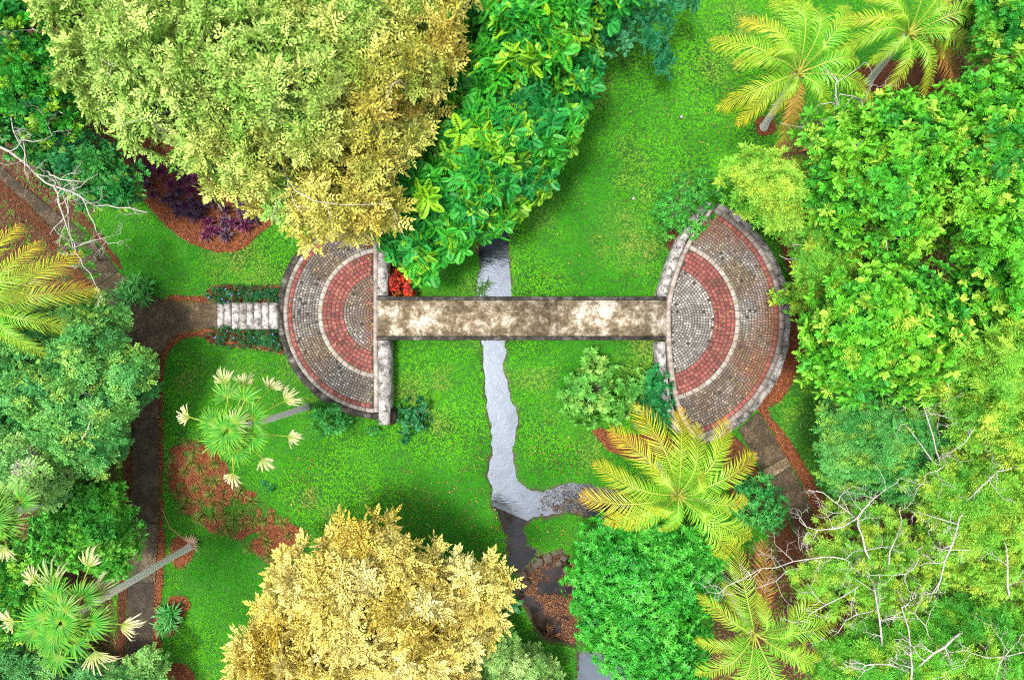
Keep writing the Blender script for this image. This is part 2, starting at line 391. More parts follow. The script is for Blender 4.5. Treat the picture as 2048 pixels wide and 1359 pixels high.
build_ground()
def flat_water(name, poly, grow, z, mat=None):
    poly = np.asarray(poly); c = poly.mean(0)
    pts = []
    n = len(poly)
    for i in range(n):
        a = poly[i - 1]; b = poly[(i + 1) % n]; t = b - a; t = t / max(np.hypot(*t), 1e-6)
        nn = np.array([t[1], -t[0]]); q = poly[i] + nn * grow
        if inside(np.array([q[0]]), np.array([q[1]]), poly)[0]: q = poly[i] - nn * grow
        pts.append(q)
    return tag(ngon_slab(name, pts, z - 0.02, z, mat or M_WATER), kind='structure')
def clip_half(poly, a, b, keep_left):
    """Sutherland-Hodgman against the line a->b"""
    a = np.array(a, float); b = np.array(b, float); out = []; n = len(poly)
    side = lambda q: ((b[0] - a[0]) * (q[1] - a[1]) - (b[1] - a[1]) * (q[0] - a[0])) * (1 if keep_left else -1)
    for i in range(n):
        p, q = np.array(poly[i], float), np.array(poly[(i + 1) % n], float); sp, sq = side(p), side(q)
        if sp >= 0: out.append(tuple(p))
        if sp * sq < 0:
            t = sp / (sp - sq); out.append(tuple(p + t * (q - p)))
    return out
flat_water("stream_water", clip_half(STREAM, (940, 985), (1070, 1040), False), 8, -0.13)
flat_water("shaded_channel_water", [(a, b) for a, b in clip_half(STREAM, (940, 983), (1070, 1038), True) if a < 1100], 7, -0.133, M_POOL)  # shade over the lower channel, painted with the dark pool colour
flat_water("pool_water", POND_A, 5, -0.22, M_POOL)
flat_water("lower_stream_water", POND_B, 6, -0.2)
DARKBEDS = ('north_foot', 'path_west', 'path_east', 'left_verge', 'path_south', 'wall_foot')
def patchy(px, py): return N1(px, py, 46, 3)
bedz = lambda x, y: 0.045 + (N2(x, y, 0.5, 3) - 0.5) * 0.05
for k, poly in BEDS.items():
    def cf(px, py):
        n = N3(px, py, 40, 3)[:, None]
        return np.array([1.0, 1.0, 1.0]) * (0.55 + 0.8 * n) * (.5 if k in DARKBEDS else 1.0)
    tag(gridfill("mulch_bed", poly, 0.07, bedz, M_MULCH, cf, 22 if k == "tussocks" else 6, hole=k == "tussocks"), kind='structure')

# paths: cast slabs with joints
def path(name, poly, z1, colr=(1, 1, 1)):
    return tag(ngon_slab(name, poly, -0.1, z1, M_PATH, colr=colr), kind='structure')
A_low = clip_half(PATH_A, (200, 837), (400, 837), True)
A_top = clip_half(PATH_A, (200, 836), (400, 836), False)
path("path", clip_half(A_top, (160, 600), (262, 526), True), 0.06, (0.9, 0.85, 0.75))
path("path", clip_half(A_top, (159, 598.5), (261, 524.5), False), 0.055, (0.62, 0.6, 0.6))
m1 = clip_half(A_low, (200, 1044), (400, 1044), False); path("path", m1, 0.05, (0.72, 0.72, 0.66))
m2 = clip_half(clip_half(A_low, (200, 1045.3), (400, 1045.3), True), (200, 1163), (400, 1163), False); path("path", m2, 0.065, (0.85, 0.9, 0.9))
m3 = clip_half(A_low, (200, 1164.3), (400, 1164.3), True); path("path", m3, 0.05, (0.5, 0.48, 0.52))
path("path", clip_half(PATH_B, (1536, 931), (1574, 910), False), 0.055, (0.8, 0.78, 0.75))
path("path", clip_half(clip_half(PATH_B, (1536, 932.4), (1574, 911.4), True), (1545, 952), (1585, 928), False), 0.06, (2.2, 2.2, 2.2))
path("path", clip_half(PATH_B, (1545, 953.4), (1585, 929.4), True), 0.055, (0.95, 0.92, 0.9))
path("dirt_path", PATH_C, 0.03, (0.9, 0.55, 0.4))

# ------------------------------------------------------------------ terraces
def ring_points(c, r, a0, a1, n, z, cut=None):
    t = np.linspace(a0, a1, n)
    return PV(c[0] + r * np.cos(t), c[1] + r * np.sin(t), np.full(n, z))

def arc_limits(c, r, chord, side):
    """angles (image space, y down) between which the circle lies on the paved side of the chord"""
    t = np.linspace(0, 2 * math.pi, 2881); x = c[0] + r * np.cos(t); y = c[1] + r * np.sin(t)
    ch = np.asarray(chord, float); cx = np.interp(y, ch[:, 1], ch[:, 0])
    ok = (x < cx) if side < 0 else (x > cx)
    if side < 0:
        tt = t[ok]; return tt.min(), tt.max()
    t2 = np.where(t > math.pi, t - 2 * math.pi, t); tt = t2[ok & (abs(t2) < 2.4)]
    return tt.min(), tt.max()

def ring_wall(g, c, r0, r1, a0, a1, z0, z1, n=96, col=(1, 1, 1), zin=None):
    """curved bar between two radii (pixels at height z1)"""
    o1 = ring_points(c, r1, a0, a1, n, z1); i1 = ring_points(c, r0, a0, a1, n, z1)
    o0 = o1.copy(); o0[:, 2] = z0; i0 = i1.copy(); i0[:, 2] = z0 if zin is None else zin
    V = np.concatenate([i1, o1, o0, i0]); F = []
    for k in range(n - 1):
        for s in range(4):
            a = s * n; b = ((s + 1) % 4) * n
            F.append((a + k, b + k, b + k + 1, a + k + 1))
    g.add(V, F, col)
    g.add(np.array([i1[0], o1[0], o0[0], i0[0]]), [(0, 1, 2, 3)], col); g.add(np.array([i1[-1], o1[-1], o0[-1], i0[-1]]), [(3, 2, 1, 0)], col)

def setts(g, c, r0, r1, rows, chord, side, colf, z, gap, wfac=1.0, h=0.03):
    step = (r1 - r0) / rows
    for k in range(rows):
        ra = r0 + k * step; rb = ra + step; rm = (ra + rb) / 2
        if rm < 3: continue
        n = max(6, int(2 * math.pi * rm / (step * wfac)))
        off = rng.uniform(0, 1)
        for j in range(n):
            t0 = 2 * math.pi * (j + off) / n; t1 = 2 * math.pi * (j + 1 + off) / n; tm = (t0 + t1) / 2
            mx = c[0] + rm * math.cos(tm); my = c[1] + rm * math.sin(tm)
            cxx = np.interp(my, chord[:, 1], chord[:, 0])
            if side < 0 and mx > cxx - step * .35: continue
            if side > 0 and mx < cxx + step * .35: continue
            ga = gap / 2; dt = ga / rm; j1, j2, j3 = rng.uniform(-.25, .25, 3)
            A = [(ra + ga, t0 + dt), (rb - ga, t0 + dt), (rb - ga, t1 - dt), (ra + ga, t1 - dt)]
            zz = z + rng.uniform(-.006, .006)
            bot = []; top = []
            cm = P(mx, my, TZ)
            for rr, tt in A:
                p = P(c[0] + rr * math.cos(tt) + j1 * .6, c[1] + rr * math.sin(tt) + j2 * .6, TZ)
                bot.append((p[0], p[1], z - h)); q = cm + (p - cm) * 0.86; top.append((q[0], q[1], zz))
            g.add(np.array(bot + top), [(4, 5, 6, 7), (0, 1, 5, 4), (1, 2, 6, 5), (2, 3, 7, 6), (3, 0, 4, 7)], colf(mx, my))

def stain(mx, my, cx, cy, sx, sy):
    w = (float(N2(mx, my, 30, 3)) - 0.5) * 1.1
    d = math.hypot((mx - cx) / sx, (my - cy) / sy)
    return max(0.0, min(1.0, 1.25 - d + w))

def mixc(a, b, t): return [x * (1 - t) + y * t for x, y in zip(a, b)]
SOIL = (0.22, 0.085, 0.045)
def sett_col(stains, brown=1.0, lift=1.0):
    def f(mx, my):
        v = random.choice([0.14, 0.16, 0.18, 0.2, 0.22, 0.3]) * random.uniform(.85, 1.15)
        v *= (0.72 + 0.6 * float(N1(mx, my, 45, 3))) * lift
        c = (v * 1.06, v * 0.98, v * 0.92)
        br = max(0, min(.85, (float(N3(mx, my, 70, 3)) - .42 + (.08 if mx > 1024 else -.04)) * 4)); c = mixc(c, (v * .85, v * .62, v * .42), br * brown)
        if random.random() < 0.03: c = (0.05, 0.045, 0.04)
        for s in stains: c = mixc(c, [a * random.uniform(.7, 1.3) for a in SOIL], 0.8 * stain(mx, my, *s))
        return c
    return f
def red_col(mx, my):
    v = random.uniform(.8, 1.2) * (0.75 + 0.5 * float(N1(mx, my, 30, 2)))
    c = random.choice([(0.23, 0.062, 0.056), (0.26, 0.078, 0.066), (0.20, 0.055, 0.05), (0.27, 0.092, 0.075)])
    if random.random() < 0.07: c = (0.14, 0.06, 0.055)
    return [a * v for a in c]

def terrace(name, label, c, radii, chord, side, stains):
    """radii: inner setts, red band, pale ring, grey setts, thin red band, pale edging, wall"""
    chord = np.asarray(chord, float); r = radii
    base = P(c[0], c[1], TZ) * np.array([1, 1, 0])
    t = thing(name, label, 'terrace', base)
    # earth core / joint bed
    a0, a1 = arc_limits(c, r[5], chord, side)
    th = np.linspace(a0, a1, 80)
    arc = [(c[0] + (r[5] - 1) * math.cos(a), c[1] + (r[5] - 1) * math.sin(a)) for a in th]
    e0, e1 = arc[-1], arc[0]
    inner = [tuple(q) for q in chord if min(e0[1], e1[1]) < q[1] < max(e0[1], e1[1])]
    if (inner[0][1] - e0[1]) ** 2 > (inner[-1][1] - e0[1]) ** 2: inner = inner[::-1]
    ngon_slab("joint_bed", arc + inner, 0.0, TZ - 0.022, M_JOINT, t, TZ)
    g = G(); setts(g, c, 0, r[0], int(r[0] / 5.4), chord, side, sett_col(stains, .1 if side > 0 else 1, 1.25 if side > 0 else 1), TZ, 0.8); g.build("sett_fan", M_SETT, t)
    g = G(); setts(g, c, r[0], r[1], 5, chord, side, lambda x, y: mixc(red_col(x, y), SOIL, 0.6 * max(stain(x, y, *s) for s in stains)), TZ, 0.8); g.build("red_paver_band", M_SETT, t)
    g = G(); setts(g, c, r[2], r[3], max(3, int((r[3] - r[2]) / 5.4)), chord, side, sett_col(stains), TZ, 0.8); g.build("sett_band", M_SETT, t)
    g = G(); setts(g, c, r[3], r[4], 1, chord, side, lambda x, y: mixc(red_col(x, y), SOIL, 0.6 * max(stain(x, y, *s) for s in stains)), TZ, 0.8, wfac=1.1); g.build("red_paver_edge", M_SETT, t)
    g = G(); b0, b1 = arc_limits(c, (r[1] + r[2]) / 2, chord, side)
    n = 26
    for k in range(n):
        q0 = b0 + (b1 - b0) * k / n + .006; q1 = b0 + (b1 - b0) * (k + 1) / n - .002
        v = random.uniform(.85, 1.1); ring_wall(g, c, r[1] + .5, r[2] - .5, q0, q1, TZ - .1, TZ + .004, 6, (v, v * .98, v * .93))
    g.build("pale_ring", M_EDGE, t)
    g = G(); b0, b1 = arc_limits(c, r[5], chord, side); n = 34
    for k in range(n):
        q0 = b0 + (b1 - b0) * k / n + .004; q1 = b0 + (b1 - b0) * (k + 1) / n - .001
        v = random.uniform(.6, .95) * (.75 if side > 0 else 1); ring_wall(g, c, r[4] + .4, r[5], q0, q1, TZ - .3, TZ + .015, 6, (v, v * .97, v * .95))
    g.build("edging_ring", M_EDGE, t)
    # strip along the straight side
    g = G(); ch = chord[(chord[:, 1] > min(e0[1], e1[1])) & (chord[:, 1] < max(e0[1], e1[1]))] if len(chord) > 4 else np.array([[747, min(e0[1], e1[1])], [747, 560], [747, 620], [747, 700], [748, max(e0[1], e1[1])]])
    w = 8 * (1 if side < 0 else -1)
    for k in range(len(ch) - 1):
        v = random.uniform(.85, 1.05)
        q = [ch[k], ch[k + 1], ch[k + 1] + [w, 0], ch[k] + [w, 0]]
        top = [P(*a, TZ) + [0, 0, .008] for a in q]; bot = [p - [0, 0, .4] for p in top]
        g.add(np.array(top + bot), [(0, 1, 2, 3), (0, 4, 5, 1), (1, 5, 6, 2), (2, 6, 7, 3), (3, 7, 4, 0)], (v, v * .95, v * .92))
    g.build("edging_strip", M_EDGE, t)
    return t

terrace("terrace", "half-round cobbled terrace at the head of the white steps, red paver bands", LC, [80, 122, 132, 183, 192, 200], LCHORD, -1, [(742, 640, 22, 85), (740, 500, 12, 30)])
terrace("terrace", "half-round cobbled terrace at the bridge end beside the wood, earth-stained rim", RC, [112, 154, 164, 232, 242, 252], RCHORD, 1, [(1552, 610, 42, 110), (1400, 455, 46, 34), (1510, 740, 50, 60), (1480, 470, 40, 30)])

def poly_wall(name, label, left, right, z0, z1, mat, cat='wall', segs=None):
    """straight or bent wall: two pixel polylines (both edges of its top) at height z1"""
    L = np.array([P(*a, z1) for a in left]); Rr = np.array([P(*a, z1) for a in right]); n = len(L)
    g = G()
    for k in range(n - 1):
        v = random.uniform(.85, 1.1)
        top = [L[k], L[k + 1], Rr[k + 1], Rr[k]]; bot = [np.array([p[0], p[1], z0]) for p in top]
        g.add(np.array(top + bot), [(0, 1, 2, 3), (0, 4, 5, 1), (1, 5, 6, 2), (2, 6, 7, 3), (3, 7, 4, 0)], (v, v, v))
    o = g.build(name, mat)
    return tag(o, label, cat)
poly_wall("retaining_wall", "stained straight wall of the step-side terrace above the bridge, under the leafy tree", [(756, 425), (756, 470), (756, 530), (755, 590)], [(774, 425), (774, 470), (773, 530), (772, 590)], -0.05, TZ + .06, M_STONE)
poly_wall("retaining_wall", "stained straight wall of the step-side terrace below the bridge, boulder at its end", [(756, 681), (757, 740), (757, 800), (758, 849)], [(776, 681), (777, 740), (777, 800), (776, 850)], -0.05, TZ + .06, M_STONE)
ru = [(1331, 594), (1345, 548), (1358, 512), (1372, 478), (1392, 445), (1424, 404)]
poly_wall("retaining_wall", "pale mottled slanting wall above the bridge beside the far terrace, shrub over its top end", [(a - 13, b) for a, b in ru], [(a + 1, b + 2) for a, b in ru], -0.05, TZ + .06, M_STONE)
rl = [(1329, 683), (1332, 740), (1339, 790), (1350, 832), (1366, 866)]
poly_wall("retaining_wall", "pale mottled slanting wall below the bridge behind the orange-tipped palm", [(a - 13, b) for a, b in rl], [(a + 1, b) for a, b in rl], -0.05, TZ + .06, M_STONE)

def curved_wall(label, c, r0, r1, a0, a1, mat, z1):
    g = G(); n = 22
    for k in range(n):
        q0 = a0 + (a1 - a0) * k / n + .002; q1 = a0 + (a1 - a0) * (k + 1) / n - .002
        if rng.random() < 0.16: v = 3.2 if mat is M_DARKSTONE else 1.1
        else: v = random.uniform(.7, 1.15) * (1 if mat is M_DARKSTONE else .62)
        ring_wall(g, c, r0, r1 + random.uniform(-1, 1), q0, q1, -0.05, z1 + random.uniform(-.02, .01), 6, (v, v, v * .98))
    return tag(g.build("curved_wall", mat), label, 'wall')
a0, a1 = arc_limits(LC, 208, np.array([[775, 300], [775, 900]]), -1)
curved_wall("blackened curved wall round the terrace at the head of the steps", LC, 200.6, 213, a0 + .01, a1 - .01, M_DARKSTONE, TZ - .12)
a0, a1 = arc_limits(RC, 262, RCHORD, 1)
curved_wall("pale mottled curved wall round the terrace beside the wood", RC, 252.6, 265, a0 + .0, a1 - .02, M_STONE, TZ - .1)

# ------------------------------------------------------------------ footbridge
b = thing("footbridge", "straight stained concrete footbridge over the stream between two terraces", 'bridge', P(1042, 636, 0) * np.array([1, 1, 0]))
def boxg(g, x0, x1, y0, y1, z0, z1, zpx=None, col=(1, 1, 1)):
    """box given by pixel x / y bounds at height zpx"""
    zp = z1 if zpx is None else zpx
    a = P(x0, y1, zp); c = P(x1, y0, zp); V = []
    for z in (z0, z1): V += [(a[0], a[1], z), (c[0], a[1], z), (c[0], c[1], z), (a[0], c[1], z)]
    g.add(np.array(V), [(4, 5, 6, 7), (0, 1, 5, 4), (1, 2, 6, 5), (2, 3, 7, 6), (3, 0, 4, 7), (3, 2, 1, 0)], col)
for x0, x1, tone in ((755.5, 1114.9, (.92, .9, .86)), (1115.1, 1331.5, (1.1, 1.1, 1.08))):
    g = G(); boxg(g, x0, x1, 600.5, 671.5, TZ - .22, TZ + .012, TZ, tone); g.build("deck_slab", M_DECK, b)
for y0, y1 in ((592.5, 600), (672, 680)):
    g = G(); boxg(g, 753, 1332, y0, y1, TZ - .3, TZ + .10, TZ + .1, (.8, .8, .8)); kerb = g.build("kerb", M_DARKSTONE, b)
    g = G(); ym = (y0 + y1) / 2; boxg(g, 753, 1332, ym - 1.2, ym + 1.6, TZ + .10, TZ + .135, TZ + .12, (2.0, 1.9, 1.9)); g.build("rail", M_DARKSTONE, kerb)
for y0, y1 in ((605, 612), (660, 667)):
    g = G(); boxg(g, 776, 1314, y0, y1, TZ - .6, TZ - .23, TZ, (1, 1, 1)); g.build("beam", M_DARKSTONE, b)

# ------------------------------------------------------------------ steps
st = thing("stairway", "eight weathered white steps climbing from the path to the terrace", 'steps', P(496, 631, 0) * np.array([1, 1, 0]))
sx = [435, 449, 464, 479, 493.5, 508.5, 523.5, 538.5, 556]
for k in range(8):
    z = TZ * (k + 1) / 8 - 0.02; g = G(); v = [1.5, 1.35, 1.25, .8, 1.3, 1.4, 1.5, 1.2][k]
    boxg(g, sx[k] + 1, sx[k + 1] + 1.5, 606.5, 656.5, 0.0, z - .04, z, (.3, .3, .27)); boxg(g, sx[k] - .3, sx[k + 1] - 1.2, 605.5, 657.5, z - .05, z, z, (v, v * .98, v * .95))
    g.build("step", M_STONE, st)

# ------------------------------------------------------------------ foliage templates
def leaf(L, W, fold=0.15, droop=0.15, wide=0.45):
    """folded two-triangle-per-half leaf along +X"""
    V = np.array([(0, 0, 0), (L * wide, W / 2, L * .06 + W * fold), (L, 0, -L * droop), (L * wide, -W / 2, L * .06 + W * fold)])
    return V, np.array([(0, 2, 1), (0, 3, 2)])

def leaf6(L, W, fold=0.12, droop=0.2, rise=0.0):
    """oval leaf, eight triangles"""
    x = np.array([0, .22, .6, 1.0]) * L; w = np.array([0, .8, 1.0, 0]) * W / 2
    z = rise * x / L * L * 0 + np.array([0, .06, .05, -droop]) * L
    V = [(x[0], 0, z[0])]
    for i in (1, 2): V += [(x[i], 0, z[i]), (x[i], w[i], z[i] + W * fold), (x[i], -w[i], z[i] + W * fold)]
    V += [(x[3], 0, z[3])]
    F = [(0, 1, 2), (0, 3, 1), (1, 4, 5), (1, 5, 2), (1, 3, 6), (1, 6, 4), (4, 7, 5), (4, 6, 7)]
    return np.array(V, float), np.array(F)

def rotz(a): c, s = math.cos(a), math.sin(a); return np.array([[c, -s, 0], [s, c, 0], [0, 0, 1]])
def roty(a): c, s = math.cos(a), math.sin(a); return np.array([[c, 0, s], [0, 1, 0], [-s, 0, c]])
def rotx(a): c, s = math.cos(a), math.sin(a); return np.array([[1, 0, 0], [0, c, -s], [0, s, c]])

class T:
    """template: vertices, triangles, one tint and one 'kind' weight per vertex"""
    def __init__(s): s.V = []; s.F = []; s.t = []; s.k = []; s.n = 0
    def add(s, V, F, M=None, pos=(0, 0, 0), tint=1.0, k=0.0):
        V = np.asarray(V, float)
        if M is not None: V = V @ M.T
        s.V.append(V + np.asarray(pos)); s.F.append(np.asarray(F) + s.n)
        s.t.append(np.broadcast_to(np.asarray(tint, float), (len(V),))); s.k.append(np.broadcast_to(np.asarray(k, float), (len(V),))); s.n += len(V)
    def done(s):
        s.V = np.concatenate(s.V); s.F = np.concatenate(s.F); s.t = np.concatenate(s.t); s.k = np.concatenate(s.k); return s

def tpl_pinnate(L, pairs, ll, lw, ang=55, droop=.12, tint=(.8, 1.2), t=None, M=None, pos=(0, 0, 0), kk=0.0, arch=.18, rib=True):
    t = t or T(); M = np.eye(3) if M is None else M
    base = np.asarray(pos, float)
    for i in range(pairs):
        f = (i + .6) / pairs; q = np.array([L * f, 0, -arch * L * f * f + .05 * L * f])
        s = math.sin(math.pi * (0.18 + .72 * f)) ** .6
        for sd in (-1, 1):
            V, F = leaf(ll * s * random.uniform(.85, 1.15), lw * random.uniform(.9, 1.1), .12, droop)
            MM = rotz(sd * R(ang * (1.1 - .35 * f) + random.uniform(-9, 9))) @ rotx(random.uniform(-.35, .35)) @ roty(random.uniform(-.25, .2))
            t.add(V @ MM.T + q, F, M, base, random.uniform(*tint), kk)
    V, F = leaf(ll, lw, .12, droop); t.add(V + np.array([L * .97, 0, -arch * L + .05 * L]), F, M, base, random.uniform(*tint), kk)
    return t

def tpl_spray(L=.8, leaves=7, pairs=5, ll=.13, lw=.055):
    """twig with pinnate leaves left and right, tip leaf: the yellow trees"""
    t = T()
    for i in range(leaves):
        f = (i + .5) / leaves; sd = -1 if i % 2 else 1
        M = rotz(sd * R(62 - 25 * f + random.uniform(-12, 12))) @ roty(R(random.uniform(-38, 5)))
        tpl_pinnate(L * (.46 - .12 * f), pairs, ll, lw, 50, .1, (.72, 1.25), t, M, (L * f * .85, 0, .04 * math.sin(f * 5)), random.random())
    tpl_pinnate(L * .4, pairs, ll, lw, 48, .1, (.8, 1.25), t, roty(R(-15)), (L * .82, 0, 0), random.random())
    # the dark twig itself
    V = np.array([(0, -.008, -.01), (L, -.004, -.005), (L, .004, -.005), (0, .008, -.01)]); t.add(V, [(0, 1, 2), (0, 2, 3)], tint=.25)
    return t.done()

def tpl_feather(n=9, L=.34, pairs=7, ll=.12, lw=.03, up=(10, 55)):
    """whorl of feathery leaves on a twig tip, axis +Z"""
    t = T()
    for i in range(n):
        e = R(random.uniform(*up)); M = rotz(2 * math.pi * (i + random.uniform(-.3, .3)) / n) @ roty(-e)
        tpl_pinnate(L * random.uniform(.75, 1.15), pairs, ll, lw, 52, .1, (.75, 1.2), t, M, (0, 0, 0), random.random(), arch=.35)
    return t.done()

def tpl_bigleaf(n=5, L=.42):
    """group of dense oval compound leaves, axis +Z"""
    t = T()
    for i in range(n):
        M = rotz(2 * math.pi * (i + random.uniform(-.25, .25)) / n) @ roty(-R(random.uniform(5, 45))) @ rotx(random.uniform(-.15, .15)); LL = L * random.uniform(.75, 1.1); kk = random.random(); tn = random.uniform(.85, 1.15)
        pr = 9
        for j in range(pr):
            f = (j + .5) / pr; w = LL * .34 * math.sin(math.pi * min(1, (.14 + .8 * f))) ** .7
            for sd in (-1, 1):
                V, F = leaf(w, LL / pr * 1.35, .02, .14, .55)
                MM = rotz(sd * R(74 - 30 * f)) @ rotx(-sd * .25)
                t.add(V @ MM.T + np.array([LL * (.12 + .82 * f), 0, -.28 * LL * f * f]), F, M, (0, 0, 0), tn * random.uniform(.86, 1.1), kk)
        V, F = leaf(LL * .16, LL * .12, .02, .1); t.add(V + np.array([LL * .9, 0, -.24 * LL]), F, M, (0, 0, 0), tn, kk)
    return t.done()

def tpl_whorl(n=9, L=.3, W=.075, up=(8, 40), droop=.22):
    t = T()
    for i in range(n):
        V, F = leaf6(L * random.uniform(.75, 1.1), W, .1, droop)
        M = rotz(2 * math.pi * (i + random.uniform(-.2, .2)) / n) @ roty(-R(random.uniform(*up))) @ rotx(random.uniform(-.3, .3))
        t.add(V, F, M, (0, 0, 0), random.uniform(.8, 1.15) * np.array([1.25, 1.15, .95, .95, 1.05, .95, .95, .9]), random.random())
    return t.done()

def tpl_round(n=7, L=.28):
    """flat spray of small roundish leaflets in pairs: the blue-green tree"""
    t = T()
    for i in range(n):
        M = rotz(2 * math.pi * (i + random.uniform(-.3, .3)) / n) @ roty(-R(random.uniform(-5, 35)))
        for j in range(4):
            f = (j + 1) / 4
            for sd in (-1, 1):
                V, F = leaf(.10, .065, .05, .1, .55)
                t.add(V @ (rotz(sd * R(50)) @ rotx(random.uniform(-.3, .3))).T + np.array([L * f, 0, -.1 * L * f * f]), F, M, (0, 0, 0), random.uniform(.75, 1.2), random.random())
    return t.done()

def strap(L, W, bend, n=4, e0=R(60), taper=1.0):
    """arching strap leaf along +X starting at elevation e0"""
    p = np.zeros(3); P0 = []; e = e0
    for i in range(n + 1):
        P0.append(p.copy()); p = p + np.array([math.cos(e), 0, math.sin(e)]) * L / n; e -= bend / n
    P0 = np.array(P0); f = np.linspace(0, 1, n + 1); w = W / 2 * np.interp(f, [0, .3, .7, 1], [.55, 1, .85, .04])
    V = np.concatenate([P0 + np.outer(w, [0, 1, 0]) + np.outer(w, [0, 0, .25]), P0, P0 - np.outer(w, [0, 1, 0]) + np.outer(w, [0, 0, .25])]); m = n + 1; F = []
    for i in range(n):
        for a in (0, m):
            F += [(a + i, a + m + i, a + m + i + 1), (a + i, a + m + i + 1, a + i + 1)]
    return V, np.array(F)

def tpl_strap(n=22, L=.5, W=.05, bend=R(95), spread=(15, 80), tint=(.75, 1.25)):
    t = T()
    for i in range(n):
        V, F = strap(L * random.uniform(.7, 1.1), W, bend * random.uniform(.6, 1.2), 4, R(random.uniform(*spread)))
        t.add(V, F, rotz(2 * math.pi * (i * .382 + random.uniform(-.05, .05))), (0, 0, 0), random.uniform(*tint), random.random())
    return t.done()

PINN = [tpl_feather(random.choice([6, 7, 8]), .40, 5, .135, .062, (-5, 60)) for _ in range(7)]
def tpl_blades(n=9, L=.27, W=.085, up=(0, 60)):
    """whorl of oblong feathery leaves; each leaf a ribbed blade of closed leaflets, axis +Z"""
    t = T()
    for i in range(n):
        LL = L * random.uniform(.7, 1.15); M = rotz(2 * math.pi * (i + random.uniform(-.35, .35)) / n) @ roty(-R(random.uniform(*up))) @ rotx(random.uniform(-.3, .3)); kk = random.random(); tn = random.uniform(.75, 1.2)
        for j in range(4):
            f = (j + .4) / 4; w = W * .62 * math.sin(math.pi * (.2 + .68 * f)) ** .5
            for sd in (-1, 1):
                V, F = leaf(w * 1.25, LL / 4 * 1.15, .05, .12, .5); q = np.array([LL * (.1 + .82 * f), 0, -.25 * LL * f * f])
                t.add(V @ (rotz(sd * R(58 - 22 * f)) @ rotx(-sd * .3)).T + q, F, M, (0, 0, 0), tn * random.uniform(.8, 1.15), kk)
    return t.done()
SPRAY = [tpl_spray(random.uniform(.65, .9)) for _ in range(6)]
FEATHER = [tpl_blades(random.choice([8, 9, 10]), random.uniform(.24, .31), .09) for _ in range(9)]
BIGLEAF = [tpl_bigleaf(random.choice([4, 5, 6])) for _ in range(6)]
WHORL = [tpl_whorl(random.choice([8, 9, 10])) for _ in range(6)]
WHORL_FAT = [tpl_whorl(random.choice([9, 10, 11]), .28, .095, (10, 55), .15) for _ in range(5)]
WHORL_FINE = [tpl_whorl(8, .24, .045, (10, 60), .2) for _ in range(5)]
FINE = [tpl_feather(random.choice([8, 9, 10]), .27, 5, .10, .024, (5, 60)) for _ in range(7)]
ROUND = [tpl_round(random.choice([6, 7, 8])) for _ in range(6)]

def frames_z(n, spin):
    n = nrm(n); a = np.where(abs(n[:, 2:3]) < .95, np.array([[0, 0, 1.0]]), np.array([[1.0, 0, 0]]))
    x = nrm(np.cross(a, n)); y = np.cross(n, x); c, s = np.cos(spin)[:, None], np.sin(spin)[:, None]
    return np.stack([x * c + y * s, -x * s + y * c, n], -1)
def frames_x(d, roll):
    x = nrm(d); up = np.tile(np.array([[0, 0, 1.0]]), (len(x), 1)); y = nrm(np.cross(up, x) + 1e-6); z = np.cross(x, y)
    c, s = np.cos(roll)[:, None], np.sin(roll)[:, None]
    return np.stack([x, y * c + z * s, -y * s + z * c], -1)

def plant_inst(g, tpls, pos, Rm, sc, c0, c1):
    """instances into g; leaf colour runs between c0 and c1 (both (N,3)) by the template's own per-leaf weight"""
    pick = rng.integers(0, len(tpls), len(pos))
    for k, t in enumerate(tpls):
        m = pick == k
        if not m.any(): continue
        V = np.einsum('nij,vj->nvi', Rm[m], t.V) * sc[m][:, None, None] + pos[m][:, None]
        kk = t.k[None, :, None]; C = (c0[m][:, None] * (1 - kk) + c1[m][:, None] * kk) * t.t[None, :, None] ** 1.6
        n, v = V.shape[:2]
        F = (t.F[None] + (np.arange(n) * v)[:, None, None]).reshape(-1, 3)
        g.add(V.reshape(-1, 3), F, C.reshape(-1, 3))

def tube(g, pts, rad, sides=6, col=(1, 1, 1)):
    pts = np.asarray(pts, float); n = len(pts); rad = np.broadcast_to(np.asarray(rad, float), (n,))
    d = np.gradient(pts, axis=0); d = nrm(d); ref = np.array([0.31, .2, .93]); x = nrm(np.cross(d, ref)); y = np.cross(d, x)
    a = np.linspace(0, 2 * math.pi, sides, endpoint=False)
    V = (pts[:, None] + rad[:, None, None] * (np.cos(a)[None, :, None] * x[:, None] + np.sin(a)[None, :, None] * y[:, None])).reshape(-1, 3)
    F = []
    for i in range(n - 1):
        for j in range(sides):
            k = (j + 1) % sides; F.append((i * sides + j, i * sides + k, (i + 1) * sides + k, (i + 1) * sides + j))
    g.add(V, F, col)
    e = (n - 1) * sides
    g.add(np.vstack([V[e:], pts[-1:] + d[-1:] * rad[-1]]), [(j, (j + 1) % sides, sides) for j in range(sides)], col)

def wander(a, b, n=7, amp=.06):
    a = np.asarray(a, float); b = np.asarray(b, float); t = np.linspace(0, 1, n)[:, None]
    L = np.linalg.norm(b - a); off = np.cumsum(rng.normal(0, 1, (n, 3)), 0) * amp * L / n
    off -= t * off[-1]
    return a + (b - a) * t + off * np.sin(math.pi * t) ** .5

def twig(g, p, d, L, r, depth, sides=4):
    n = 6; pts = [np.array(p, float)]; d = nrm(np.array(d, float))
    kids = []
    for i in range(n):
        d = nrm(d + rng.normal(0, .22, 3)); pts.append(pts[-1] + d * L / n)
        if depth > 0 and i > 0 and rng.random() < .65: kids.append((pts[-1].copy(), d.copy(), 1 - i / n))
    tube(g, pts, np.linspace(r, r * .35, n + 1), sides)
    for q, dd, f in kids:
        s = nrm(np.cross(dd, rng.normal(0, 1, 3)) * np.array([1, 1, .5])); twig(g, q, nrm(dd * .7 + s * .8), L * random.uniform(.35, .6), r * .55, depth - 1, sides)

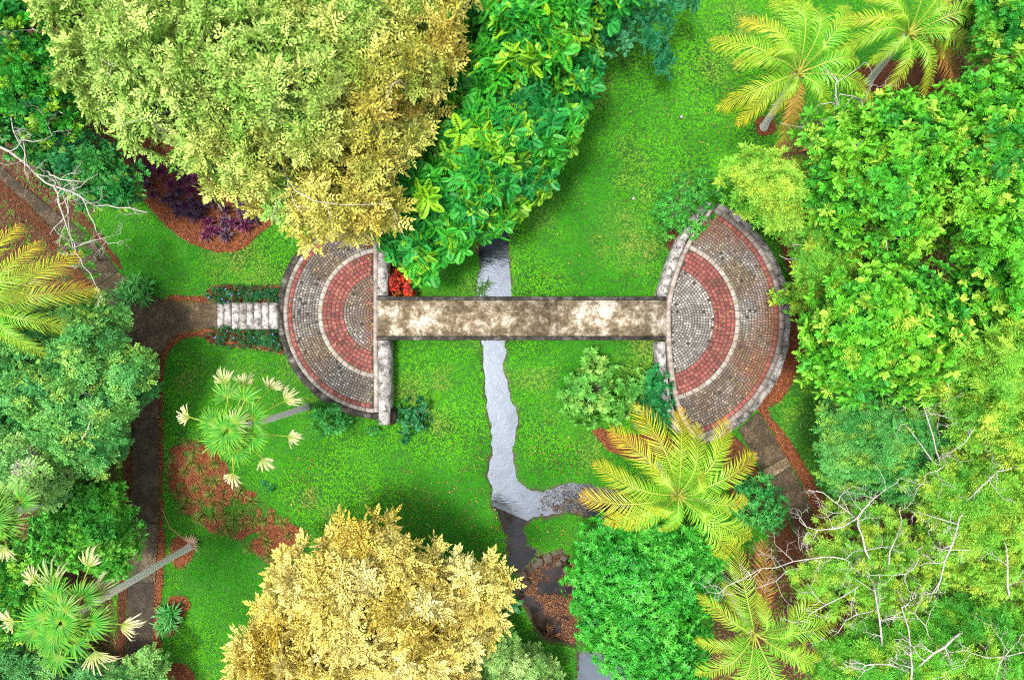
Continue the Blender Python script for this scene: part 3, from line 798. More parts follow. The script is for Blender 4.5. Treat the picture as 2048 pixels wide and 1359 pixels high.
def pick_lobes(outline, n, r, z_edge, z_top, inset=.6, jz=.5):
    outline = np.asarray(outline, float); lo, hi = outline.min(0), outline.max(0)
    k = S * (1 - z_edge / CAMH); rp = r / k
    cand = rng.uniform(lo, hi, (n * 60, 2)); d = sdist(cand[:, 0], cand[:, 1], outline)
    cand = cand[d > rp * inset]; d = d[d > rp * inset]
    if len(cand) == 0: cand = outline.mean(0)[None]; d = np.array([rp])
    keep = []; sp = rp * 1.35
    while len(keep) < n and sp > rp * .3:
        for i in range(len(cand)):
            if len(keep) >= n: break
            if all((cand[i, 0] - cand[j, 0]) ** 2 + (cand[i, 1] - cand[j, 1]) ** 2 > sp * sp for j in keep): keep.append(i)
        sp *= .85
    c = cand[keep]; d = d[keep]; dm = max(d.max(), 1e-3)
    z = z_edge + (z_top - z_edge) * np.sqrt(np.clip(d / dm, 0, 1)) + rng.uniform(-jz, jz * .6, len(c))
    return PV(c[:, 0], c[:, 1], z), c

def crown_points(lobes, r, per, flat=.75, low=-.15, inner=.35):
    """points and outward directions on the lobes"""
    n = len(lobes) * per
    idx = np.repeat(np.arange(len(lobes)), per)
    d = rng.normal(0, 1, (n, 3)); d[:, 2] = abs(d[:, 2]) * 1.0 + low; d = nrm(d)
    rr = r * (inner + (1 - inner) * rng.random(n) ** .5) * rng.uniform(.85, 1.15, n)
    p = lobes[idx] + d * rr[:, None] * np.array([1, 1, flat])
    return p, d, idx

def tree(name, label, base_px, outline, z_edge, z_top, lobe_r, n_lobes, per, tpls, mode, colf, scale=1.0, bark=None, trunk_r=.22, cat='tree', group=None, mat=None,
         inset=.6, jz=.5, flat=.75, low=-.15, limbs=10, bare=None, bare_n=0, outward=.5, inner=.35, fill=0):
    bark = bark or M_BARK; mat = mat or M_LEAF
    base = P(*base_px, 0); t = thing(name, label, cat, base, group)
    outline = np.asarray(outline, float)
    lobes, cpx = pick_lobes(outline, n_lobes, lobe_r, z_edge, z_top, inset, jz)
    p, d, idx = crown_points(lobes, lobe_r, per, flat, low, inner)
    ctr = lobes.mean(0); out = nrm((p - ctr) * np.array([1, 1, 0]))
    nrmls = nrm(d * 1.0 + out * outward + np.array([0, 0, .45]) + rng.normal(0, .2, d.shape))
    spin = rng.uniform(0, 2 * math.pi, len(p)); sc = rng.uniform(.78, 1.18, len(p)) * scale
    if mode == 'x':
        dirs = nrm(d * np.array([1, 1, .55]) + out * outward + np.array([0, 0, .12]) + rng.normal(0, .18, d.shape)); Rm = frames_x(dirs, rng.uniform(-.5, .5, len(p)))
    else: Rm = frames_z(nrmls, spin)
    k = S * (1 - p[:, 2] / CAMH); ppx = p[:, 0] / k + CX; ppy = CY - p[:, 1] / k
    lobe_u = rng.random(len(lobes))[idx]
    c0, c1 = colf(ppx, ppy, rng.random(len(p)), lobe_u)
    g = G(); plant_inst(g, tpls, p, Rm, sc, c0, c1)
    g.build("crown", mat, t)
    # trunk with limbs to the lobes
    g = G(); top = np.array([base[0] * .5 + ctr[0] * .5, base[1] * .5 + ctr[1] * .5, max(.35 * ctr[2], .25)])
    tube(g, wander(base - [0, 0, .1], top, 6, .04), np.linspace(trunk_r, trunk_r * .7, 6), 8)
    order = rng.permutation(len(lobes))[:limbs]
    for i in order:
        q = lobes[i]; tube(g, wander(top - [0, 0, .05], q, 7, .12), np.linspace(trunk_r * .5, trunk_r * .1, 7), 5)
    g.build("trunk", bark, t)
    for pts, zz, r0 in bare or []:
        q = smooth_poly([P(a, b, zz - .1 + .4 * math.sin(i * 1.7)) for i, (a, b) in enumerate(pts)], 1, False)
        q = q + rng.normal(0, .03, q.shape)
        if np.linalg.norm(q[-1] - top) < np.linalg.norm(q[0] - top): q = q[::-1]
        g = G(); root = wander(top, q[0], 8, .15)
        tube(g, np.vstack([root[:-1], q]), np.concatenate([np.linspace(r0 * 1.2, r0 * .8, 7), np.linspace(r0 * .8, r0 * .3, len(q))]), 5)
        for i in range(1, len(q)):
            if rng.random() < bare_n:
                dd = nrm(q[i] - q[i - 1]); s = nrm(np.cross(dd, [0, 0, 1]) * rng.choice([-1, 1]) + rng.normal(0, .3, 3))
                twig(g, q[i], dd * .5 + s, random.uniform(.35, 1.0), r0 * .4, 2 if bare_n > .35 else 1)
        g.build("bare_branch", M_BARK_PALE, t)
    return t

def A(*c): return np.array(c, float)
def pal(cols, w=None, tip=None, tipf=0.0):
    """colour picker: each clump takes a random pair of neighbouring palette colours"""
    cols = np.array(cols, float)
    def f(px, py, u, lu):
        n = len(cols); v = np.clip(.65 * lu + .35 * u + (N2(px, py, 60, 2) - .5) * .5, 0, .999) * (n - 1)
        i = v.astype(int); fr = (v - i)[:, None]
        c = cols[i] * (1 - fr) + cols[np.minimum(i + 1, n - 1)] * fr
        c1 = c.copy()
        if tip is not None:
            m = rng.random(len(u)) < tipf; c1[m] = np.array(tip); c[m] = c[m] * .5 + np.array(tip) * .5
        return c, c1 * rng.uniform(.85, 1.15, (len(u), 1))
    return f

# ------------------------------------------------------------------ trees
EXT = 60
# big yellow-green tree, upper left
def col_ul(px, py, u, lu):
    t = np.clip((px - 450) / 480 + (py - 270) / 520 + (lu - .5) * .9 + (N1(px, py, 70, 2) - .5) * .8, 0, 1)[:, None]
    g1 = A(.44, .58, .14); g2 = A(.10, .30, .02); y1 = A(.62, .53, .12); y2 = A(.40, .31, .03)
    uu = u[:, None]
    a = (g1 * uu + g2 * (1 - uu)) * (1 - t) + (y1 * uu + y2 * (1 - uu)) * t
    b = a * .75 + t * .25 * y1 + (1 - t) * .25 * g1
    return a, b
UL = [(60, -70), (70, 30), (125, 60), (120, 150), (165, 200), (175, 245), (238, 270), (300, 305), (375, 335), (410, 385), (480, 395), (530, 440), (580, 455), (640, 520), (665, 470), (750, 490), (800, 420), (770, 360), (800, 305), (870, 260), (905, 250), (885, 195), (920, 140), (955, 95), (920, 60), (955, 10), (945, -70)]
tree("broad_tree", "largest tree, broad crown of pale lime leaves browning towards the cobbled terrace", (480, 230), UL, 5.0, 8.6, .62, 185, 12, PINN, 'z', col_ul, 1.12, limbs=40, bare=[([(590, 385), (640, 405), (700, 412), (770, 410)], 8.2, .02), ([(575, 370), (600, 420), (610, 450)], 7.6, .018), ([(200, 118), (225, 126), (242, 138)], 8.3, .016), ([(770, 180), (790, 160), (815, 168)], 8.4, .018), ([(240, 255), (268, 240), (300, 232)], 8.4, .016), ([(540, 440), (560, 400), (600, 380)], 7.2, .016)], bare_n=.3, trunk_r=.35, inset=.75, inner=.35, jz=1.35)
YL = [(455, 1430), (465, 1330), (480, 1270), (515, 1245), (510, 1180), (545, 1160), (540, 1130), (600, 1090), (640, 1085), (690, 1080), (695, 1035), (745, 1030), (760, 1070), (800, 1070), (810, 1038), (828, 1045), (835, 1085), (870, 1060), (885, 1100), (880, 1130), (950, 1110), (970, 1100), (972, 1130), (995, 1140), (1030, 1165), (1010, 1200), (1000, 1250), (960, 1300), (960, 1430)]
tree("golden_tree", "golden cream-leaved tree with spiky sprays on the lawn at the bottom edge", (720, 1250), YL, 2.8, 5.4, .6, 120, 12, PINN + SPRAY[:3], 'z', pal([(.46, .33, .035), (.62, .49, .09), (.70, .60, .17), (.74, .67, .27)]), 1.08, limbs=40, trunk_r=.28, inset=.75, inner=.35, jz=1.1)
BL = [(925, -70), (1290, -70), (1270, 20), (1195, 40), (1180, 120), (1215, 160), (1170, 200), (1160, 275), (1100, 330), (1085, 375), (1050, 375), (1020, 430), (960, 470), (890, 500), (850, 545), (800, 520), (770, 480), (790, 420), (770, 350), (800, 300), (870, 270), (900, 200), (880, 150), (930, 90)]
tree("broadleaf_tree", "glossy bright green tree with large oval ribbed leaves leaning over the stream", (1000, 280), BL, 2.9, 5.2, .62, 105, 14, BIGLEAF, 'z',
     pal([(.012, .17, .035), (.02, .25, .035), (.05, .36, .02), (.03, .28, .03)], tip=(.26, .54, .02), tipf=.25), 1.2, limbs=24, mat=M_LEAF_GLOSS, inset=.3, jz=.9, inner=.3)
tree("dark_leafy_tree", "dark teal broad-leaved branch mass at the top edge beside the open lawn", (1250, 20), [(1170, -70), (1400, -70), (1400, 20), (1365, 30), (1340, 80), (1345, 150), (1320, 190), (1305, 120), (1270, 60), (1250, 110), (1210, 100), (1190, 40)], 2.2, 3.4, .45, 22, 11, BIGLEAF, 'z',
     pal([(.008, .12, .045), (.015, .18, .06), (.07, .28, .12)]), .62, limbs=10, trunk_r=.12, inset=.35)
tree("dome_tree", "dense dome of star-shaped green leaf whorls beside the brown pool", (1290, 1190), [(1135, 1130), (1150, 1085), (1175, 1055), (1230, 1035), (1320, 1045), (1400, 1060), (1440, 1095), (1462, 1140), (1440, 1200), (1410, 1240), (1420, 1320), (1390, 1390), (1250, 1380), (1205, 1335), (1170, 1290), (1158, 1230), (1140, 1190)], 2.2, 3.4, .55, 110, 27, WHORL, 'z',
     pal([(.012, .17, .012), (.028, .27, .016), (.07, .37, .03)]), .66, limbs=14, mat=M_LEAF_GLOSS, inset=.35, jz=.25, flat=.6, trunk_r=.15, outward=.15)

FE = pal([(.025, .23, .03), (.06, .36, .02), (.13, .48, .02), (.24, .56, .04)], tip=(.40, .64, .06), tipf=.13)
FE2 = pal([(.045, .30, .03), (.11, .46, .03), (.24, .58, .05)], tip=(.36, .56, .04), tipf=.18)
FE3 = pal([(.07, .34, .03), (.20, .52, .04), (.38, .64, .07)], tip=(.44, .60, .05), tipf=.22)
fk = dict(limbs=14, bark=M_BARK_PALE, inset=.75, jz=1.3, flat=.85)
tree("feathery_tree", "bright lime feathery tree behind the two upper palms, tallest on the right", (1720, 370), [(1600, 250), (1640, 215), (1700, 215), (1760, 190), (1840, 200), (1930, 150), (1960, 140), (1960, 300), (1930, 430), (1860, 520), (1760, 540), (1700, 480), (1640, 450), (1590, 400), (1620, 330)], 4.5, 7.5, .95, 62, 30, FEATHER, 'z', FE, 1.0,
     bare=[([(1670, 150), (1675, 180), (1668, 205), (1700, 260)], 6.2, .035), ([(1668, 205), (1680, 185), (1720, 195), (1730, 228)], 6.2, .03), ([(1720, 195), (1747, 172)], 6.2, .02), ([(1668, 208), (1640, 205), (1628, 225), (1645, 242), (1668, 228)], 6.1, .02), ([(1730, 270), (1715, 305), (1703, 316), (1728, 347)], 7.2, .03), ([(1560, 247), (1620, 258), (1640, 264)], 4.6, .025)], bare_n=.12, **fk)
tree("feathery_tree", "lime-tipped feathery tree crowded against the right edge of the photo, upper half", (1960, 380), [(1900, 150), (2000, 120), (2110, 130), (2110, 640), (2000, 640), (1900, 560), (1900, 400), (1930, 280)], 4.5, 7.8, .95, 56, 30, FEATHER, 'z', FE, 1.0, **fk)
tree("feathery_tree", "bright feathery tree filling the right side level with the bridge, nearest the cobbled terrace", (1740, 650), [(1605, 650), (1640, 580), (1700, 540), (1780, 510), (1900, 540), (1980, 600), (1980, 760), (1900, 800), (1800, 790), (1720, 800), (1640, 790), (1600, 740)], 4.0, 7.2, .95, 62, 30, FEATHER, 'z', FE, 1.0, **fk)
tree("feathery_tree", "yellow-green feathery tree at the right edge below the bridge line", (1950, 740), [(1930, 620), (2020, 600), (2110, 620), (2110, 940), (2000, 930), (1900, 880), (1880, 780)], 4.2, 7.0, .9, 44, 30, FINE, 'z', FE3, 1.0, **fk)
tree("feathery_tree", "dark-hearted bright green feathery tree in the top right corner", (1960, 70), [(1920, -70), (2110, -70), (2110, 150), (2010, 130), (1950, 120), (1930, 60)], 4.0, 6.0, .8, 30, 30, FEATHER, 'z', pal([(.015, .16, .03), (.03, .28, .02), (.14, .44, .03)], tip=(.34, .54, .04), tipf=.2), .95, **fk)
tree("feathery_tree", "small loose feathery tree leaning over the right-hand cobbled terrace's upper rim", (1580, 440), [(1450, 350), (1490, 320), (1520, 310), (1600, 330), (1660, 420), (1720, 480), (1720, 560), (1640, 600), (1590, 560), (1600, 500), (1560, 440), (1520, 420), (1480, 400)], 3.2, 5.2, .65, 36, 30, FINE, 'z', FE3, .85,
     bare=[([(1580, 340), (1580, 352), (1610, 362), (1638, 372)], 4.6, .03), ([(1632, 350), (1640, 355), (1670, 366)], 4.8, .025), ([(1575, 488), (1600, 490), (1637, 502)], 4.2, .03), ([(1560, 508), (1580, 520), (1618, 519)], 4.0, .025), ([(1762, 455), (1775, 480), (1772, 510)], 6.4, .03), ([(1775, 480), (1812, 480)], 6.4, .02)], bare_n=.2, limbs=10, bark=M_BARK_PALE, inset=.4, trunk_r=.14)
tree("feathery_bush", "small pale feathery bush spilling over the earth-stained terrace rim", (1590, 600), [(1548, 600), (1565, 575), (1600, 565), (1625, 590), (1620, 625), (1580, 630)], 1.6, 2.2, .35, 9, 16, FEATHER, 'z', FE3, .62, cat='bush', limbs=6, trunk_r=.05, inset=.3)
tree("teal_tree", "dusky blue-green feathery tree below the bright wood, beside the worn grass patch", (1760, 860), [(1640, 830), (1720, 800), (1820, 800), (1900, 880), (1900, 960), (1820, 1000), (1720, 960), (1690, 990), (1640, 920), (1680, 880)], 3.0, 4.6, .7, 46, 32, FINE, 'z', pal([(.03, .26, .05), (.08, .38, .07), (.16, .48, .10)], tip=(.3, .54, .06), tipf=.2), .95,
     bare=[([(1745, 770), (1770, 790), (1812, 816)], 5.6, .03), ([(1820, 722), (1830, 762), (1850, 825), (1868, 890), (1880, 930)], 5.8, .035), ([(1850, 825), (1890, 832), (1935, 842), (1955, 820)], 5.8, .03), ([(1935, 842), (1935, 882), (1905, 897), (1893, 915)], 5.8, .03), ([(1805, 845), (1850, 902), (1870, 930)], 5.4, .03), ([(1895, 745), (1898, 775), (1898, 800)], 6.6, .025)], bare_n=.55, limbs=10, bark=M_BARK_PALE, inset=.45, trunk_r=.15)
tree("bare_branched_tree", "half-bare tree whose white forked branches spread over the lower right path end", (1740, 1140), [(1640, 1040), (1700, 1000), (1780, 990), (1860, 1040), (1880, 1150), (1850, 1240), (1760, 1270), (1680, 1250), (1600, 1210), (1560, 1150), (1600, 1120)], 3.6, 5.4, .65, 26, 23, FINE, 'z', FE3, .8,
     bare=[([(1636, 978), (1670, 1000), (1700, 1025), (1712, 1032), (1718, 1060), (1738, 1112)], 5.6, .04), ([(1712, 1032), (1680, 1058), (1617, 1061), (1598, 1040)], 5.6, .035), ([(1617, 1061), (1602, 1102)], 5.6, .02),
           ([(1440, 1180), (1490, 1150), (1536, 1137), (1600, 1117), (1660, 1112), (1695, 1115), (1705, 1140), (1742, 1150)], 5.4, .035), ([(1440, 1192), (1500, 1180), (1540, 1165), (1580, 1140)], 4.8, .025), ([(1610, 1240), (1640, 1210), (1700, 1185), (1742, 1150), (1750, 1170), (1755, 1220), (1765, 1290)], 5.6, .04),
           ([(1742, 1150), (1800, 1150), (1835, 1130), (1837, 1090)], 5.7, .03), ([(1775, 1140), (1785, 1085), (1803, 1055), (1800, 1010)], 5.8, .03), ([(1712, 1032), (1760, 985), (1800, 955)], 5.8, .025), ([(1750, 1220), (1700, 1230), (1670, 1270)], 5.2, .025)], bare_n=.8, limbs=14, bark=M_BARK_PALE, inset=.4, trunk_r=.18)
tree("bare_branched_tree", "half-bare tree with one long white leaning stem at the right edge, lower half", (1930, 1060), [(1860, 930), (1960, 920), (2110, 960), (2110, 1180), (2000, 1190), (1900, 1160), (1860, 1060)], 4.0, 6.0, .75, 40, 32, FINE, 'z', FE3, .9,
     bare=[([(1870, 1185), (1900, 1100), (1912, 1045), (1937, 1013)], 6.2, .05), ([(1912, 1045), (1860, 1030), (1838, 1025)], 6.2, .03), ([(1935, 1000), (1970, 960), (2000, 940), (2040, 930)], 6.2, .035), ([(2015, 1190), (2013, 1110), (2005, 1060), (2005, 1030), (2045, 1075)], 6.3, .035), ([(1850, 945), (1880, 940), (1900, 925)], 5.6, .03), ([(1880, 1095), (1940, 1098)], 6, .02)], bare_n=.75, limbs=14, bark=M_BARK_PALE, inset=.45, trunk_r=.18)
tree("bare_branched_tree", "mossy-trunked half-bare tree in the bottom right corner, white boughs meeting in a fork", (1830, 1280), [(1640, 1300), (1700, 1270), (1800, 1260), (1900, 1180), (2000, 1190), (2110, 1200), (2110, 1430), (1620, 1430)], 3.6, 5.6, .75, 54, 32, FINE, 'z', FE2, .9,
     bare=[([(1714, 1340), (1740, 1330), (1790, 1330), (1825, 1342), (1860, 1312), (1900, 1285), (1925, 1258)], 5.8, .05), ([(1830, 1430), (1824, 1345), (1820, 1300), (1815, 1240), (1805, 1215)], 5.6, .05), ([(1805, 1215), (1835, 1230), (1855, 1260), (1868, 1290)], 5.6, .03), ([(2048, 1270), (2010, 1315), (1980, 1359)], 6, .03), ([(1600, 1255), (1640, 1270), (1670, 1300), (1720, 1350)], 4.6, .025), ([(1930, 1300), (1990, 1320), (2060, 1300)], 6, .03)], bare_n=.75, limbs=14, bark=M_BARK, inset=.45, trunk_r=.2)
tree("feathery_bush", "rounded fine-leaved green bush right of the orange-tipped palm", (1515, 1000), [(1465, 1000), (1485, 965), (1520, 955), (1560, 985), (1570, 1030), (1540, 1065), (1490, 1050)], .9, 1.7, .35, 16, 16, WHORL_FINE, 'z', pal([(.02, .19, .04), (.04, .28, .05), (.08, .36, .06)]), .95, cat='bush', limbs=6, trunk_r=.05, inset=.3)

# left-hand wood
tree("feathery_tree", "shadowy green feathery tree in the upper left corner, yellow-tipped", (110, 130), [(-70, -70), (110, -70), (80, 40), (150, 100), (130, 180), (170, 240), (160, 310), (90, 290), (0, 240), (-70, 220)], 3.0, 5.0, .75, 46, 30, FEATHER, 'z', pal([(.012, .15, .04), (.025, .26, .025), (.07, .40, .02)], tip=(.28, .5, .02), tipf=.2), .95, limbs=10, bark=M_BARK_PALE, inset=.4,
     bare=[([(-20, 75), (10, 80), (33, 82)], 4.9, .025), ([(60, 50), (75, 65), (85, 78)], 4.6, .02), ([(0, 115), (8, 130), (10, 145)], 5, .025), ([(100, 218), (125, 225), (145, 238)], 4.6, .025)], bare_n=.2)
tree("bare_branched_tree", "sparse tree with white bare boughs reaching over the upper left path", (90, 300), [(-70, 200), (20, 180), (60, 260), (120, 290), (200, 290), (270, 350), (265, 400), (220, 410), (150, 400), (90, 330), (30, 290), (-70, 310)], 3.2, 4.6, .55, 30, 27, FEATHER, 'z', pal([(.015, .16, .06), (.03, .25, .04), (.09, .36, .06)], tip=(.26, .46, .05), tipf=.15), .85, limbs=10, bark=M_BARK_PALE, inset=.3,
     bare=[([(-10, 290), (30, 310), (60, 340), (100, 372), (140, 380), (165, 395), (200, 410), (250, 418), (296, 424)], 5.0, .05), ([(60, 340), (45, 290), (25, 255), (20, 225)], 5.0, .03), ([(40, 280), (75, 283), (110, 265)], 5, .025), ([(110, 375), (120, 415), (135, 455), (148, 495), (165, 525), (175, 545)], 4.8, .04), ([(100, 350), (130, 362), (180, 360), (210, 355)], 5, .03), ([(140, 380), (170, 370), (195, 345), (200, 330)], 5, .025), ([(165, 395), (185, 440), (195, 470), (215, 490)], 4.8, .03), ([(48, 285), (50, 330), (58, 370)], 4.9, .025), ([(135, 430), (115, 452), (100, 470)], 4.7, .025), ([(148, 495), (185, 480), (240, 468)], 4.7, .02)], bare_n=.4, trunk_r=.15)
tree("feathery_bush", "little yellow-green leafy twigs hanging over the path at the white branch ends", (190, 520), [(120, 470), (170, 455), (205, 480), (200, 540), (170, 560), (135, 520)], 3.4, 4.0, .3, 7, 7, FEATHER, 'z', pal([(.06, .3, .03), (.2, .44, .04)]), .6, cat='bush', limbs=5, trunk_r=.03, inset=.2)
RB = pal([(.025, .18, .04), (.055, .26, .055), (.10, .34, .065), (.18, .43, .07)], tip=(.28, .46, .06), tipf=.1)
tree("blue_green_tree", "blue-green tree of small rounded leaflets overhanging the path bend", (120, 780), [(-70, 640), (60, 610), (140, 590), (200, 590), (245, 620), (250, 690), (300, 710), (310, 770), (280, 810), (250, 850), (250, 920), (180, 960), (-70, 960)], 2.6, 4.6, .5, 90, 17, ROUND, 'z', RB, 1.0, limbs=30, bark=M_BARK_PALE, inset=.55, jz=.7,
     bare=[([(95, 780), (130, 750), (165, 720), (180, 640)], 4.2, .025), ([(145, 900), (180, 855), (200, 800)], 4.3, .025), ([(110, 820), (140, 860), (146, 885), (190, 880)], 4.2, .02)], bare_n=.4)
tree("green_tree", "leafy green tree with pale pink-grey tips at the left edge, mid height", (30, 900), [(-70, 880), (40, 860), (90, 900), (130, 950), (120, 1000), (40, 1000), (-70, 1000)], 3.2, 4.6, .6, 26, 22, ROUND, 'z', pal([(.07, .27, .07), (.16, .4, .08), (.28, .5, .12)], tip=(.4, .34, .3), tipf=.04), 1.0, limbs=10, bark=M_BARK_PALE, inset=.3)
tree("green_tree", "fresh green bushy tree along the lower left path edge above the leaning palm", (180, 1060), [(100, 960), (200, 940), (250, 980), (285, 1060), (280, 1110), (240, 1170), (150, 1140), (60, 1120), (60, 1030)], 2.0, 3.6, .55, 40, 30, FEATHER, 'z', pal([(.035, .25, .03), (.07, .37, .03), (.17, .48, .05)]), .8, limbs=12, inset=.8)
tree("green_tree", "dense green bushy tree in the lower left corner beneath the fan palm", (60, 1180), [(-70, 1060), (60, 1070), (110, 1130), (130, 1200), (70, 1280), (-70, 1300)], 1.8, 3.2, .55, 34, 30, FEATHER, 'z', pal([(.03, .22, .03), (.06, .33, .03), (.18, .46, .04)], tip=(.3, .52, .03), tipf=.1), .8, limbs=12, inset=.8)
tree("green_tree", "grey-green shrubby tree along the bottom edge left of the path", (90, 1340), [(-70, 1280), (40, 1260), (150, 1320), (240, 1330), (310, 1310), (330, 1340), (330, 1430), (-70, 1430)], 1.2, 2.4, .5, 34, 20, ROUND, 'z', pal([(.04, .21, .05), (.09, .3, .07), (.2, .4, .08)]), .9, limbs=12, inset=.3)
tree("grey_green_bush", "pale grey-green small-leaved bush between golden tree and brown pool", (1040, 1310), [(945, 1300), (975, 1255), (1005, 1255), (1030, 1290), (1085, 1310), (1125, 1330), (1120, 1430), (940, 1430)], 1.2, 2.2, .4, 34, 15, ROUND, 'z', pal([(.10, .30, .05), (.22, .42, .10), (.36, .5, .16)]), .8, cat='bush', limbs=10, inset=.3)

# ------------------------------------------------------------------ shrubs
tree("rosette_shrub", "wide shrub of pale green leaf rosettes on the lawn below the bridge", (1210, 775), [(1120, 790), (1140, 745), (1180, 705), (1230, 710), (1225, 745), (1290, 745), (1290, 790), (1240, 840), (1180, 845), (1130, 830)], .7, 1.3, .28, 52, 4, WHORL_FAT, 'z', pal([(.05, .22, .03), (.10, .32, .04), (.24, .44, .08)]), .95, cat='shrub', limbs=20, trunk_r=.05, inset=.25, outward=.2, jz=.2)
tree("rosette_shrub", "dark green rosette shrub against the slanting wall below the bridge", (1320, 800), [(1290, 750), (1320, 735), (1340, 760), (1345, 850), (1310, 850), (1270, 840), (1285, 790)], .8, 1.3, .28, 18, 5, WHORL_FAT, 'z', pal([(.01, .13, .04), (.02, .2, .04)]), .9, cat='shrub', limbs=10, trunk_r=.04, inset=.2, outward=.1)
tree("twiggy_shrub", "open twiggy shrub over the top end of the slanting wall", (1375, 410), [(1310, 420), (1330, 375), (1370, 345), (1430, 350), (1445, 385), (1420, 420), (1395, 470), (1345, 470), (1310, 460)], 1.0, 1.8, .32, 26, 9, WHORL_FINE, 'z', pal([(.02, .2, .03), (.05, .3, .03), (.1, .38, .05)]), .95, cat='shrub', limbs=24, trunk_r=.05, inset=.25, bark=M_BARK_PALE)
tree("star_shrub", "bright spiky star-leaved shrub against the curved dark wall foot", (665, 838), [(625, 845), (640, 805), (665, 798), (690, 815), (700, 845), (680, 868), (645, 868)], .4, .85, .25, 14, 7, WHORL_FINE, 'z', pal([(.03, .24, .05), (.06, .34, .06), (.12, .42, .08)]), 1.0, cat='shrub', limbs=8, trunk_r=.03, inset=.2)
tree("dark_shrub", "low dark green shrub on the lawn right of the straight wall's end", (828, 838), [(800, 830), (815, 805), (845, 800), (862, 835), (855, 865), (825, 862), (812, 880), (803, 860)], .3, .6, .22, 18, 6, WHORL_FAT, 'z', pal([(.008, .09, .03), (.02, .16, .05), (.04, .2, .07)]), .55, cat='shrub', limbs=8, trunk_r=.03, inset=.15)
tree("seedling", "tiny grey-green seedling alone on the lower lawn left of the stream", (538, 968), [(525, 960), (540, 952), (552, 966), (545, 982), (528, 980)], .12, .2, .1, 6, 5, WHORL_FINE, 'z', pal([(.02, .2, .06), (.04, .26, .08)]), .6, cat='plant', limbs=4, trunk_r=.012, inset=.1)
tree("seedling", "small bright green weed at the dark shrub's side by the curved wall", (745, 862), [(735, 855), (752, 852), (757, 864), (740, 868)], .1, .18, .1, 5, 5, WHORL_FINE, 'z', pal([(.05, .3, .05)] * 2), .55, cat='plant', limbs=4, trunk_r=.012, inset=.1)
def col_red(px, py, u, lu):
    c = np.where((u < .35)[:, None], A(.45, .03, .015), np.where((u < .75)[:, None], A(.30, .025, .02), A(.5, .12, .02))); return c, c * .8
tree("croton_bush", "fiery red and orange croton bush in the corner of wall and bridge", (800, 568), [(770, 560), (790, 545), (822, 548), (830, 575), (822, 590), (785, 588)], .35, .75, .2, 14, 7, WHORL_FAT, 'z', col_red, .62, cat='shrub', limbs=8, trunk_r=.03, inset=.15)
tree("croton_bush", "small dark red croton tuft under the leafy tree beside the wall", (785, 525), [(770, 515), (800, 512), (806, 530), (778, 538)], .3, .55, .16, 7, 7, WHORL_FAT, 'z', col_red, .55, cat='shrub', limbs=6, trunk_r=.02, inset=.1)
for lab, poly in (("dark green low hedge with blue flowers above the white steps", [(412, 596), (414, 583), (440, 576), (560, 578), (562, 603), (440, 604)]), ("dark green low hedge with blue flowers below the white steps", [(408, 668), (440, 658), (560, 659), (572, 694), (545, 697), (500, 690), (430, 686)])):
    c = np.mean(poly, 0); t = tree("flower_hedge", lab, c, poly, .22, .36, .18, 46, 8, WHORL_FINE, 'z', pal([(.008, .07, .03), (.012, .11, .03), (.02, .15, .04)]), .5, cat='hedge', limbs=12, trunk_r=.02, inset=.05, jz=.08)
    k = 0
    while k < 9:
        q = np.array([random.uniform(410, 572), random.uniform(min(p[1] for p in poly), max(p[1] for p in poly))])
        if not inside(q[:1], q[1:], poly)[0]: continue
        k += 1; g = G(); pp = P(q[0], q[1], .5)
        for j in range(5):
            V, F = leaf(.034, .028, .1, .1); g.add(V @ rotz(j * 1.257).T + pp + [0, 0, .0], F, (.16, .17, .6))
        g.build("flower", M_FLOWER, t)

def strap_plant(name, label, cat, px, tpl, c0, c1, mat, heads, group=None):
    base = P(*px, .03); t = thing(name, label, cat, base, group); g = G()
    pos = np.array([base + np.array([a, b_, h]) for a, b_, h in heads]); n = len(pos)
    plant_inst(g, tpl, pos, frames_z(np.tile([[0, 0, 1.0]], (n, 1)) + rng.normal(0, .15, (n, 3)), rng.uniform(0, 6, n)), rng.uniform(.85, 1.1, n), np.tile(c0, (n, 1)), np.tile(c1, (n, 1)))
    g.build("leaves", mat, t); g = G()
    for q in pos: tube(g, [[q[0], q[1], 0], [q[0], q[1], q[2] + .05]], [.05, .03], 6)
    g.build("stem", M_BARK, t); return t
LILY = [tpl_strap(34, .58, .055, R(85), (5, 65)) for _ in range(3)]
strap_plant("lily_clump", "large clump of white-striped strap-leaved lilies at the path junction", 'plant', (282, 580), LILY, A(.012, .17, .02), A(.09, .34, .06), M_LEAF_GLOSS, [(-.45, .1, .25), (.05, .25, .4), (.4, .15, .3), (.3, -.3, .3), (-.1, -.25, .35), (-.5, -.2, .2)])
strap_plant("lily_clump", "smaller strap-leaved lily clump on the bottom left lawn beside the path", 'plant', (342, 1228), LILY, A(.012, .16, .02), A(.08, .30, .055), M_LEAF_GLOSS, [(-.15, .1, .25), (.2, .2, .3), (.2, -.2, .3), (-.2, -.35, .2)])

